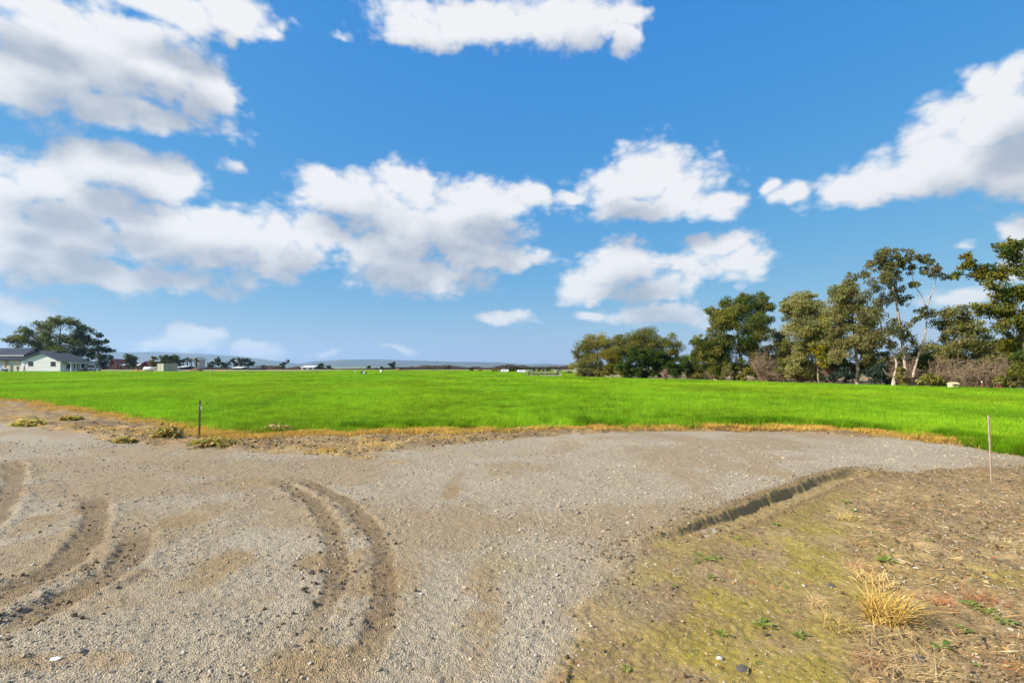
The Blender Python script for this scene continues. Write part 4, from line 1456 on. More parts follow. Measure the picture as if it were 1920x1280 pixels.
# tall eucalyptus
tree('eucalyptus_tree', 'tall full-crowned eucalyptus right of the gap in the grove', 1392, 716, 56,
     [(1372, 580, 34, 24), (1402, 572, 34, 20), (1428, 585, 20, 22), (1352, 610, 28, 28), (1392, 612, 36, 28), (1426, 615, 20, 24), (1335, 645, 26, 20), (1368, 650, 30, 24), (1312, 640, 16, 12), (1400, 560, 18, 10), (1422, 562, 14, 14), (1345, 588, 16, 16), (1405, 650, 24, 22), (1342, 682, 26, 18), (1376, 688, 24, 16), (1308, 662, 16, 14), (1415, 685, 22, 18), (1326, 668, 18, 16)],
     [(0.2, [(1392, 716), (1390, 680), (1386, 640), (1380, 600), (1378, 575)]), (0.12, [(1396, 716), (1404, 670), (1412, 630), (1418, 590)]), (0.10, [(1386, 716), (1372, 680), (1356, 650), (1340, 632)])],
     cols=np.concatenate([OLIVE, DEEP * 1.3]), group=GR, grow=1.15)
tree('eucalyptus_tree', 'pale grey-olive eucalyptus left of the yellow green weeping tree', 1520, 718, 50,
     [(1508, 575, 30, 24), (1488, 590, 22, 26), (1525, 600, 34, 26), (1500, 625, 34, 24), (1478, 572, 16, 14), (1515, 650, 32, 24), (1490, 665, 22, 22), (1505, 556, 20, 10), (1480, 690, 20, 16), (1508, 690, 22, 16)],
     [(0.13, [(1521, 718), (1523, 690), (1518, 650), (1512, 600), (1508, 570)]), (0.10, [(1532, 718), (1541, 700), (1537, 680), (1530, 650)]), (0.08, [(1532, 718), (1531, 690), (1530, 668)])],
     cols=GREYOLIVE, group=GR, grow=1.2)
tree('weeping_tree', 'yellow green weeping tree among the grey-olive eucalyptus', 1535, 719, 49,
     [(1545, 605, 18, 16), (1540, 628, 20, 18), (1530, 652, 18, 16), (1556, 650, 18, 22), (1545, 672, 20, 14)], cols=YELLOW, droop=1.0, r0=0.09, group=GR, grow=1.15)
tree('eucalyptus_tree', 'eucalyptus with one straight white trunk and full grey-green crown', 1607, 722, 45,
     [(1590, 548, 26, 20), (1572, 560, 20, 24), (1605, 575, 28, 28), (1580, 600, 28, 30), (1610, 620, 26, 26), (1590, 645, 32, 20), (1570, 640, 22, 24), (1625, 600, 18, 22), (1596, 535, 14, 10), (1630, 650, 22, 22), (1565, 670, 20, 16), (1632, 672, 18, 14)],
     [(0.17, [(1607, 722), (1608, 690), (1605, 660), (1600, 620), (1595, 570), (1592, 545)]), (0.06, [(1610, 721), (1616, 714), (1622, 708)])],
     cols=GREYOLIVE * 0.95, group=GR, grow=1.15)
tree('eucalyptus_tree', 'tall airy eucalyptus with three bare pale trunks, tallest in the grove', 1697, 727, 40,
     [(1652, 475, 16, 12), (1640, 492, 16, 14), (1665, 492, 18, 16), (1655, 512, 22, 14), (1618, 518, 20, 10), (1678, 475, 12, 11), (1675, 520, 14, 16), (1640, 530, 20, 13), (1684, 548, 14, 12), (1695, 565, 14, 10),
      (1700, 482, 14, 13), (1702, 505, 11, 18), (1732, 487, 15, 14), (1736, 505, 11, 13), (1757, 497, 12, 10), (1758, 513, 16, 8), (1775, 520, 10, 7), (1712, 530, 10, 12), (1728, 585, 12, 8), (1750, 588, 10, 10),
      (1645, 560, 18, 18), (1632, 590, 20, 18), (1650, 615, 24, 20), (1640, 645, 22, 18), (1668, 640, 14, 16), (1690, 615, 16, 14), (1700, 640, 14, 12), (1716, 598, 10, 8)],
     [(0.15, [(1698, 727), (1697, 700), (1694, 650), (1686, 600), (1678, 555), (1668, 515), (1660, 485)]),
      (0.12, [(1709, 727), (1714, 695), (1724, 655), (1734, 620), (1737, 590), (1737, 575)]), (0.05, [(1737, 578), (1728, 555), (1714, 535), (1705, 500)]), (0.05, [(1737, 578), (1746, 555), (1755, 525), (1760, 500)]),
      (0.22, [(1675, 727), (1676, 712), (1675, 704)]), (0.09, [(1676, 706), (1680, 680), (1668, 650), (1655, 625), (1645, 590), (1638, 560)]), (0.05, [(1674, 706), (1662, 700), (1655, 690)])],
     cols=GREYOLIVE * 0.75, dens=0.55, droop=0.8, group=GR, puff=0.44, grow=1.28)
tree('pale_tree', 'light olive loose-crowned tree right of the tall airy eucalyptus', 1795, 730, 40,
     [(1785, 585, 18, 14), (1800, 605, 26, 18), (1778, 620, 20, 20), (1825, 615, 20, 18), (1845, 640, 20, 18), (1800, 645, 30, 20), (1765, 655, 18, 20), (1830, 665, 26, 18)],
     [(0.11, [(1800, 730), (1806, 690), (1800, 650), (1795, 610), (1790, 585)]), (0.07, [(1802, 715), (1822, 680), (1835, 645)])], cols=np.concatenate([MIXED, GREYOLIVE]) * 1.05, dens=0.75, group=GR, grow=1.3, puff=0.45)
tree('ivy_clad_tree', 'large leaning dark tree thick with foliage at the right edge', 1935, 736, 33,
     [(1815, 492, 14, 14), (1838, 505, 18, 14), (1855, 512, 12, 11), (1845, 530, 20, 14), (1868, 548, 20, 15), (1880, 575, 22, 18), (1900, 600, 26, 24), (1870, 585, 26, 11), (1840, 575, 20, 7), (1890, 465, 18, 16), (1912, 470, 24, 22),
      (1905, 505, 26, 16), (1925, 540, 26, 26), (1902, 545, 14, 14), (1925, 600, 26, 40), (1910, 640, 24, 22), (1925, 680, 30, 26), (1795, 515, 10, 7)],
     [(0.24, [(1935, 736), (1930, 690), (1922, 640), (1905, 600), (1880, 560), (1855, 525), (1835, 500)]), (0.14, [(1925, 650), (1930, 600), (1925, 540), (1912, 480)])],
     cols=np.concatenate([OLIVE * 0.85, YELLOW * 0.5, DEEP]), bark=M_BARKD, group=GR, dens=0.9, grow=1.22, puff=0.45)
# understorey
US = 'undergrowth at the foot of the grove'
tree('leafy_shrub', 'shrub with shade put into its bluish dark leaves, left of the straight white trunk', 1580, 720, 47, [(1575, 700, 18, 16), (1560, 708, 14, 10), (1592, 704, 12, 14)], cols=BLUEG, cat='shrub', group=US, bark=M_BARKD, r0=0.06)  # bluish shadow under the grove is painted as leaf colour
tree('leafy_shrub', 'shrub with shade put into its bluish dark leaves, between the white trunk and the three trunks', 1640, 724, 44, [(1632, 705, 20, 16), (1650, 698, 16, 18), (1660, 712, 12, 10)], cols=BLUEG, cat='shrub', group=US, bark=M_BARKD, r0=0.06)  # dark green bush, the bluish shadow over it painted into the leaves
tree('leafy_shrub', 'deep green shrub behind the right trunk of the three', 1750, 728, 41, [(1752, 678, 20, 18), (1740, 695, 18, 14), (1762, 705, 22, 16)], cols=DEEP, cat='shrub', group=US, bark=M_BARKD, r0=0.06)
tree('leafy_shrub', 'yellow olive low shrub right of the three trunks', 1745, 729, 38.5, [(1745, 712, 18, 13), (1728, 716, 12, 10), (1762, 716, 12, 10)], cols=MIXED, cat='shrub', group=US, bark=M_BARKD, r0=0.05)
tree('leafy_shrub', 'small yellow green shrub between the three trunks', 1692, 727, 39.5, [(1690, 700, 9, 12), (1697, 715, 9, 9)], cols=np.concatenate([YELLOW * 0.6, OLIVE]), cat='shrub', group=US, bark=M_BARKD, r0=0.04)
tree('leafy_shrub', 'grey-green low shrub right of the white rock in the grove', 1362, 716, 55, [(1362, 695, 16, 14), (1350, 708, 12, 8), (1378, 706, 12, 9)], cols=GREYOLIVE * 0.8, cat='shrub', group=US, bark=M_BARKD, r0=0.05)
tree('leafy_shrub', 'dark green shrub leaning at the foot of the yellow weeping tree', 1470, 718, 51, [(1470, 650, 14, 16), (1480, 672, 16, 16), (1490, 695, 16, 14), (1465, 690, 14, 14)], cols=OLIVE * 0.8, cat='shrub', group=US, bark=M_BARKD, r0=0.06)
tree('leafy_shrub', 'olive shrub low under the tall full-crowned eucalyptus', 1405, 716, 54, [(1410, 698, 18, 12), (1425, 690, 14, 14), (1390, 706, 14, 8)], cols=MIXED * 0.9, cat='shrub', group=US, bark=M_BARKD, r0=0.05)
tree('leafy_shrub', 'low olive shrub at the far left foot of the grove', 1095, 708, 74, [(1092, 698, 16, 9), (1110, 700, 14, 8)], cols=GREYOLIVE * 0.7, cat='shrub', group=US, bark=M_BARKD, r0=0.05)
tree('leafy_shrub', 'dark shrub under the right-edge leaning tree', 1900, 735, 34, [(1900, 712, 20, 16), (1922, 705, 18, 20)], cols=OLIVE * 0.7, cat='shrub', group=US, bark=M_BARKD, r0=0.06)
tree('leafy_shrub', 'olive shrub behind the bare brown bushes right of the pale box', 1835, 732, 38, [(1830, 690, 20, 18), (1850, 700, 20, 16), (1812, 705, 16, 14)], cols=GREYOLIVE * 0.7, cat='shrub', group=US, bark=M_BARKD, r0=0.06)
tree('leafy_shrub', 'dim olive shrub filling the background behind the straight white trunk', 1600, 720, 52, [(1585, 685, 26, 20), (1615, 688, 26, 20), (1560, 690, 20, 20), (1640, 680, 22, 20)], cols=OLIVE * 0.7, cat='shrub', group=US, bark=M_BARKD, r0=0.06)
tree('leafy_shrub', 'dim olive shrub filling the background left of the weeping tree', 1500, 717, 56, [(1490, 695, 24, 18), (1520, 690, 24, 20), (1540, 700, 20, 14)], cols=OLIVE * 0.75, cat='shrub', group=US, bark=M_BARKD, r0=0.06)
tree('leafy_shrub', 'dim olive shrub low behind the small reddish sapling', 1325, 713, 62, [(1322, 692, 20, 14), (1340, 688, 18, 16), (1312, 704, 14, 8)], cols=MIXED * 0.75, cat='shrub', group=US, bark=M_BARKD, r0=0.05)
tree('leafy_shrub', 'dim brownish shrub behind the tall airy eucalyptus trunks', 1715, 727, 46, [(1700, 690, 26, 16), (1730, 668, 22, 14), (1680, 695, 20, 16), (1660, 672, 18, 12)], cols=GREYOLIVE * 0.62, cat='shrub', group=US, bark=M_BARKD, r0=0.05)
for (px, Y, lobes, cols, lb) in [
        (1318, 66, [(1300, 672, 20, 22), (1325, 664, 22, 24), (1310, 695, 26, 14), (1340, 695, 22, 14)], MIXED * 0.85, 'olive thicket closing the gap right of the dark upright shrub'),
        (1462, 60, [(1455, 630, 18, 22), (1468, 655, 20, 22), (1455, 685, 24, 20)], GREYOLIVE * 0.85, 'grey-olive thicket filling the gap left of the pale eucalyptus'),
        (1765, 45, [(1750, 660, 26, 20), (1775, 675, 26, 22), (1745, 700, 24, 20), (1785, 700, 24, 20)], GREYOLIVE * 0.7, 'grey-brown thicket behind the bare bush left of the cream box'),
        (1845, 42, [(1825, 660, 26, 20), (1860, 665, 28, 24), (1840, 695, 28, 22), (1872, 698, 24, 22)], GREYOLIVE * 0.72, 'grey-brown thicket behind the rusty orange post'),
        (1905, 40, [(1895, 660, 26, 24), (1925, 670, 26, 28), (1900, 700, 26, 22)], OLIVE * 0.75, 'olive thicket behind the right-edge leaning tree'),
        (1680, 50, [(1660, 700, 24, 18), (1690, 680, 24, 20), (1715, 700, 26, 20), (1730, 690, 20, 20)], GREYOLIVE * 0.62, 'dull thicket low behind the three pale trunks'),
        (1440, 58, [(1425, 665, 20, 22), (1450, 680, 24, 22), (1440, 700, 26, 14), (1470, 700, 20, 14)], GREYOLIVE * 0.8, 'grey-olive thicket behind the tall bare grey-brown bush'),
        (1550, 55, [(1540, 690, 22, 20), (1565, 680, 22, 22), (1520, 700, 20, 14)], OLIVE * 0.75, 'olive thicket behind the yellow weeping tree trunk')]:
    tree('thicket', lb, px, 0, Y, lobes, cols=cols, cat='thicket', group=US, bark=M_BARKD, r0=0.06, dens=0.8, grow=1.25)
for (px, Y, h, w, n, lb) in [
        (1335, 60, 30, 40, 26, 'bare brown bush behind the white rock'),
        (1432, 53, 85, 60, 46, 'tall bare grey-brown bush right of the full-crowned eucalyptus'),
        (1462, 52, 45, 46, 34, 'pale bare bush with fallen branches right of the tall bare bush'),
        (1500, 51, 34, 50, 28, 'low bare bush under the pale grey-olive eucalyptus'),
        (1555, 49, 40, 40, 26, 'bare bush under the yellow weeping tree'),
        (1690, 44, 62, 90, 40, 'wide bare purple-brown bush behind the three pale trunks'),
        (1770, 39, 68, 60, 40, 'bare bush left of the pale cream box'),
        (1815, 36.5, 62, 60, 44, 'bare grey bush behind the pale cream box'),
        (1855, 36, 58, 56, 44, 'bare brown bush behind the rusty orange post'),
        (1893, 35, 78, 60, 46, 'bare tangled bush beside the right-edge leaning tree'),
        (1930, 34, 60, 50, 36, 'bare brown bush at the very right edge')]:
    brush(lb, px, Y, h, w, n, None, US)
M_PINKTW = material('reddish_twig', (0.33, 0.19, 0.15), 0.9, 0.3, 2.0)
brush('small reddish leafless sapling standing in the crop before the round shrub', 1247, 57, 25, 13, 22, M_PINKTW, None, 3, name='young_sapling', cat='sapling')

# low ground plants: things standing in the grove
def simple(name, label, cat, px, Y, build):
    x = (px - 960) / FPX * Y
    o = thing(name, label, cat, (x, Y, gz(x, Y)))
    build(o, Y / FPX)
    return o


def b_rock(o, m):
    rn = random.Random(8)
    MB().blob((0, 0, 0.3), (0.42, 0.38, 0.48), 12, 8, rn, 0.09).build('rock_body', M_PALE, o, True)


simple('white_rock', 'rounded white rock at the foot of the grove', 'rock', 1345, 57, b_rock)


def b_crate(o, m):
    c = material('pale_cream_paint', (0.72, 0.62, 0.36), 0.7, 0.15, 2.0)
    MB().box(-0.23, 0.23, -0.2, 0.2, 0, 0.34).build('box_body', c, o, bevel=0.01)
    MB().prism_x([(-0.26, 0.343), (0, 0.46), (0.26, 0.343)], -0.28, 0.28).build('lid', c, o)
    MB().box(-0.02, 0.02, -0.215, -0.203, 0.02, 0.30).build('door_gap', M_TRIM, o)


simple('utility_box', 'small pale cream utility box among bare bushes on the right', 'box', 1787, 36, b_crate)


def b_marker(o, m):
    MB().tube([(0, 0, -0.2), (0, 0, 0.5)], 0.035, 8).build('shaft', material('rusty_orange', (0.30, 0.085, 0.035), 0.7, 0.3, 8), o)
    MB().tube([(0, 0, 0.502), (0, 0, 0.57)], 0.04, 8).build('cap', M_WHITE, o)


simple('marker_post', 'short rusty orange post with white cap before the bare bushes', 'post', 1841, 34.2, b_marker)


def b_valve(o, m):
    c = material('dull_red_paint', (0.26, 0.05, 0.05), 0.6, 0.25, 6)
    mb = MB()
    mb.tube([(-0.12, 0, -0.1), (-0.12, 0, 0.32), (0.12, 0, 0.32), (0.12, 0, -0.1)], 0.035, 8)
    mb.build('pipe', c, o)
    MB().tube([(0, -0.02, 0.34), (0, -0.02, 0.5)], 0.022, 8).build('stem', c, o)
    MB().tube([(-0.08, -0.02, 0.5), (0.08, -0.02, 0.5)], 0.016, 6).build('handwheel', M_WHITE, o)


simple('irrigation_valve', 'dull red irrigation valve at the right end of the grove', 'valve', 1873, 34.2, b_valve)

# ------------------------------------------------------------------ left homestead
def build_house():
    Y0 = 140.0
    m = Y0 / FPX
    X = lambda px: (px - 960) * m
    Zp = lambda py, Y=Y0: CAM_H + (HZ - py) / FPX * Y
    ox = X(76)
    o = thing('white_house', 'white single-storey house with dark metal roof left of the big tree', 'house', (ox, Y0, gz(ox, Y0)))
    bz = o.location.z
    x0, x1 = X(40) - ox, X(113) - ox
    zr, ze = Zp(661.5) - bz, Zp(675.5) - bz
    xr = X(78) - ox
    D = 9.0
    # gable wing
    MB().prism_y([(x0, -0.3), (x1, -0.3), (x1, ze), (xr, zr - 0.1), (x0, ze)], 0, D).build('wall', M_SIDING, o)
    sl = MB()
    for i in range(9):                                           # lap siding shadow lines
        z = 0.35 + i * 0.36
        sl.box(x0 + 0.02, x1 - 0.02, -0.03, -0.004, z, z + 0.03)
    sl.build('lap_siding', M_SIDING, o)
    ov = 0.45

    def slab(name, pts, th=0.14, parent=o, mat=M_ROOF):
        v = [Vector(p) for p in pts]
        n = (v[1] - v[0]).cross(v[2] - v[0]).normalized()
        if n.z < 0:
            n = -n
        q = MB()
        k = len(v)
        q.add([tuple(p) for p in v] + [tuple(p + n * th) for p in v], [tuple(range(k - 1, -1, -1)), tuple(range(k, 2 * k))] + [(i, (i + 1) % k, (i + 1) % k + k, i + k) for i in range(k)])
        return q.build(name, mat, parent)

    def seams(roof, a, b, c, d, n):
        a, b, c, d = map(Vector, (a, b, c, d))                   # a-b eave, d-c ridge
        nn = (b - a).cross(d - a).normalized()
        if nn.z < 0:
            nn = -nn
        for i in range(n + 1):
            f = (i + 0.5) / (n + 1)
            p, q = a.lerp(b, f) + nn * 0.165, d.lerp(c, f) + nn * 0.165
            MB().tube([p, q], 0.028, 4).build('roof_seam', M_SEAM, roof)
    dx = (zr - ze) / (xr - x0)
    lx, rx = x0 - ov, x1 + ov
    zl, zrr = ze - dx * ov, ze - (zr - ze) / (x1 - xr) * ov
    rf = slab('roof', [(rx, -0.5, zrr), (rx, D, zrr), (xr, D, zr), (xr, -0.5, zr)])
    seams(rf, (rx, -0.5, zrr), (rx, D, zrr), (xr, D, zr), (xr, -0.5, zr), 14)
    rl = slab('roof', [(lx, -0.5, zl), (lx, D, zl), (xr - 0.01, D, zr), (xr - 0.01, -0.5, zr)])
    seams(rl, (lx, -0.5, zl), (lx, D, zl), (xr, D, zr), (xr, -0.5, zr), 14)
    MB().box(rx - 0.05, rx + 0.08, -0.5, D, zrr - 0.16, zrr - 0.01).build('gutter', M_WHITE, o)

    def window(px0, px1, py0, py1, y=-0.05, parent=o):
        a, b, c, d = X(px0) - ox, X(px1) - ox, Zp(py1) - bz, Zp(py0) - bz
        w = MB().box(a, b, y, y + 0.09, c, d).build('window', M_TRIM, parent)
        mid = (a + b) / 2
        MB().box(a + 0.1, mid - 0.03, y - 0.02, y - 0.003, c + 0.1, d - 0.1).build('pane', M_GLASS, w)
        MB().box(mid + 0.03, b - 0.1, y - 0.02, y - 0.003, c + 0.1, d - 0.1).build('pane', M_GLASS, w)
    window(53, 62, 677.5, 686)
    window(95, 104, 678, 686.5)
    for px in (49, 107):
        a = X(px) - ox
        MB().box(a - 0.12, a + 0.12, -0.16, -0.035, ze - 0.1, ze + 0.12).build('wall_lamp', M_TRIM, o)
    # porch on the right-hand side
    MB().box(x1 + 0.02, x1 + 2.2, 0.4, D - 0.2, -0.2, 0.12).build('porch_floor', M_CREAM, o)
    pr = slab('porch_roof', [(x1 + 2.6, 0.0, zrr - 0.34), (x1 + 2.6, D + 0.4, zrr - 0.34), (x1 + 0.35, D + 0.4, zrr - 0.05), (x1 + 0.35, 0.0, zrr - 0.05)])
    MB().box(x1 + 2.5, x1 + 2.68, 0.0, D + 0.4, zrr - 0.52, zrr - 0.36).build('porch_fascia', M_WHITE, o)
    for i in range(6):
        y = 0.55 + i * (D - 1.2) / 5
        MB().box(x1 + 2.3, x1 + 2.46, y, y + 0.16, -0.1, zrr - 0.42).build('porch_post', M_WHITE, o)
    for i in range(3):
        y = 2.0 + i * 2.4
        w = MB().box(x1 + 0.003, x1 + 0.07, y, y + 1.0, 0.9, 2.2).build('window', M_TRIM, o)
        MB().box(x1 + 0.073, x1 + 0.09, y + 0.1, y + 0.9, 1.0, 2.1).build('pane', M_GLASS, w)
    # main body to the left
    ml = X(-60) - ox
    mh = Zp(674.5) - bz
    MB().box(ml, x0 - 0.01, 1.5, 12.0, -0.3, mh).build('wall', M_CREAM, o)
    ridge = Zp(658.5, Y0 + 7) - bz
    a, b, c, d = (ml, 0.8, mh - 0.1), (x0 - 0.2, 0.8, mh - 0.1), (X(70) - ox, 7.0, ridge), (ml, 7.0, ridge)
    mr = slab('roof', [a, b, c, d])
    seams(mr, a, b, c, d, 30)
    slab('roof', [(ml, 7.02, ridge), (X(70) - ox, 7.02, ridge), (x0 + 3, 13.0, mh), (ml, 13.0, mh)])
    # dormer
    dl, dr = X(-40) - ox, X(22) - ox
    d0, d1 = Zp(668, Y0 + 4) - bz, Zp(653, Y0 + 6) - bz
    MB().prism_x([(3.4, mh + 0.3), (3.4, d0 + 0.5), (6.2, d1 - 0.15), (9.0, d0 + 0.5), (9.0, mh + 0.3)], dl, dr).build('dormer_wall', M_CREAM, o)
    dm = slab('dormer_roof', [(dl, 2.9, d0 + 0.3), (dr + 0.7, 2.9, d0 + 0.3), (dr + 0.7, 6.2, d1), (dl, 6.2, d1)])
    seams(dm, (dl, 2.9, d0 + 0.3), (dr + 0.7, 2.9, d0 + 0.3), (dr + 0.7, 6.2, d1), (dl, 6.2, d1), 16)
    slab('dormer_roof', [(dl, 6.22, d1), (dr + 0.7, 6.22, d1), (dr + 0.7, 9.4, d0 + 0.3), (dl, 9.4, d0 + 0.3)])
    MB().box(dl, dr + 0.6, 2.78, 2.92, d0 + 0.12, d0 + 0.32).build('fascia', M_WHITE, o)
    # porch nook with door and window
    wv = MB().box(X(29.5) - ox, X(35.5) - ox, 1.42, 1.497, Zp(683, 141) - bz, Zp(676, 141) - bz).build('window', M_TRIM, o)
    MB().box(X(30.3) - ox, X(34.8) - ox, 1.40, 1.417, Zp(682.3, 141) - bz, Zp(676.7, 141) - bz).build('pane', M_GLASS, wv)
    dd = MB().box(X(36.3) - ox, X(39.5) - ox, 1.42, 1.497, 0.02, 2.3).build('door', M_WOOD, o)
    MB().box(X(36.8) - ox, X(37.1) - ox, 1.36, 1.417, 1.0, 1.12).build('handle', M_METAL, dd)
    MB().box(X(3) - ox - 0.12, X(3) - ox + 0.12, 0.95, 1.2, -0.2, mh - 0.05).build('porch_post', M_WOOD, o)
    # dark tank beside the porch
    ax, ay = X(142), Y0 - 0.6
    t = thing('air_conditioner', 'dark boxy air-conditioning unit at the end of the house porch', 'machine', (ax + 1.2, ay + 1.5, gz(ax, ay)))
    MB().box(-0.6, 0.6, -0.45, 0.45, 0.05, 1.1).build('casing', M_TRIM, t, bevel=0.03)
    MB().tube([(0, 0, 1.102), (0, 0, 1.16)], 0.36, 14).build('fan_guard', M_METAL, t)
    for i in range(5):
        MB().box(-0.5, 0.5, -0.47, -0.453, 0.2 + i * 0.17, 0.26 + i * 0.17).build('louvre', M_TRIM, t)


build_house()


def wheel(parent, x, y, r, w, axis='x'):
    mb = MB()
    d = Vector((w / 2, 0, 0)) if axis == 'x' else Vector((0, w / 2, 0))
    c = Vector((x, y, r))
    mb.tube([c - d, c - d * 0.9, c + d * 0.9, c + d], [r * 0.92, r, r, r * 0.92], 20)
    t = mb.build('wheel', M_TYRE, parent, False)
    MB().tube([c - d * 1.03, c + d * 1.03], r * 0.58, 14).build('rim', M_METAL, t)


def build_van():
    Y = 147.0
    x = (171 - 960) / FPX * Y
    o = thing('white_van', 'white van seen from behind beside the house with a door open', 'van', (x, Y, gz(x, Y)), math.atan2(-x, Y))
    # body along local y (front away from the camera)
    prof = [(-1.0, 0.38), (-1.0, 1.25), (-0.88, 2.08), (-0.74, 2.2), (0.74, 2.2), (0.88, 2.08), (1.0, 1.25), (1.0, 0.38)]
    MB().prism_y(prof, 0, 3.9).build('body', M_WHITE, o, bevel=0.06)
    MB().prism_x([(3.902, 0.38), (3.902, 1.9), (4.3, 1.35), (5.0, 1.1), (5.1, 0.38)], -0.97, 0.97).build('bonnet', M_WHITE, o, bevel=0.05)
    MB().box(-0.80, 0.80, -0.035, -0.004, 1.22, 1.92).build('rear_window', M_GLASS, o)
    MB().box(-0.03, 0.03, -0.03, -0.003, 0.5, 1.2).build('door_seam', M_TRIM, o)
    for s in (-1, 1):
        MB().box(s * 0.93 - 0.06, s * 0.93 + 0.06, -0.05, -0.004, 0.75, 1.2).build('tail_light', M_TAIL, o)
        MB().box(s * 1.002 - 0.01, s * 1.002 + 0.01, 0.5, 3.4, 1.28, 1.85).build('side_window', M_GLASS, o)
    MB().box(-1.0, 1.0, -0.16, -0.02, 0.33, 0.58).build('bumper', M_TRIM, o, bevel=0.03)
    MB().box(-0.26, 0.26, -0.04, -0.004, 0.68, 0.82).build('number_plate', M_TRIM, o)
    for sx in (-0.88, 0.88):
        for yy in (0.8, 4.1):
            wheel(o, sx, yy, 0.36, 0.24)
    dr = MB().box(1.03, 1.85, 2.4, 2.48, 0.45, 1.95).build('open_door', M_WHITE, o, bevel=0.03)
    MB().box(1.15, 1.75, 2.37, 2.397, 1.2, 1.8).build('window', M_GLASS, dr)
    rk = MB()
    for yy in (0.7, 2.2):
        rk.box(-0.8, 0.8, yy, yy + 0.06, 2.24, 2.3)
        rk.box(-0.7, -0.64, yy, yy + 0.06, 2.19, 2.25)
        rk.box(0.64, 0.7, yy, yy + 0.06, 2.19, 2.25)
    rk.build('roof_rack', M_METAL, o)


build_van()


def build_suv():
    Y = 137.0
    x = (-4 - 960) / FPX * Y
    o = thing('white_suv', 'white car parked by the house, cut off by the left edge', 'car', (x, Y, gz(x, Y)), R(-12))
    low = [(-2.3, 0.42), (-2.3, 1.02), (-2.1, 1.1), (1.1, 1.1), (2.15, 0.98), (2.3, 0.8), (2.3, 0.42)]
    MB().prism_y(low, -0.92, 0.92).build('body', M_WHITE, o, bevel=0.05)
    MB().prism_y([(-2.05, 1.103), (-1.8, 1.72), (0.1, 1.76), (0.95, 1.103)], -0.8, 0.8).build('cabin', M_WHITE, o, bevel=0.05)
    for s in (-1, 1):
        y0, y1 = (-0.83, -0.806) if s < 0 else (0.806, 0.83)
        MB().prism_y([(-1.85, 1.16), (-1.68, 1.62), (-0.75, 1.66), (-0.75, 1.16)], y0, y1).build('side_window', M_GLASS, o)
        MB().prism_y([(-0.65, 1.16), (-0.65, 1.66), (0.05, 1.66), (0.72, 1.16)], y0, y1).build('side_window', M_GLASS, o)
        MB().box(0.55, 0.75, s * 1.0 - 0.1, s * 1.0 + 0.1, 1.12, 1.28).build('mirror', M_WHITE, o)
        MB().box(2.25, 2.32, s * 0.7 - 0.15, s * 0.7 + 0.15, 0.74, 0.9).build('headlight', M_GLASS, o)
        for xx in (-1.4, 1.45):
            wheel(o, xx, s * 0.86, 0.36, 0.22, 'y')
    MB().box(2.303, 2.4, -0.9, 0.9, 0.36, 0.62).build('bumper', M_TRIM, o)


build_suv()


def skin_mesh(name, joints, edges, mat, parent, levels=2):
    me = bpy.data.meshes.new(name)
    me.from_pydata([j[0] for j in joints], edges, [])
    me.materials.append(mat)
    o = link(name, me, parent)
    s = o.modifiers.new('skin', 'SKIN')
    s.use_smooth_shade = True
    for i, j in enumerate(joints):
        r = j[1]
        me.skin_vertices[0].data[i].radius = (r, r) if not isinstance(r, tuple) else r
        me.skin_vertices[0].data[i].use_root = (i == 0)
    u = o.modifiers.new('subdivision', 'SUBSURF')
    u.levels = u.render_levels = levels
    return o


M_SKIN = material('skin', (0.52, 0.32, 0.22), 0.55, 0.08, 6)
M_HAIR = material('dark_hair', (0.035, 0.025, 0.02), 0.6, 0.2, 20)


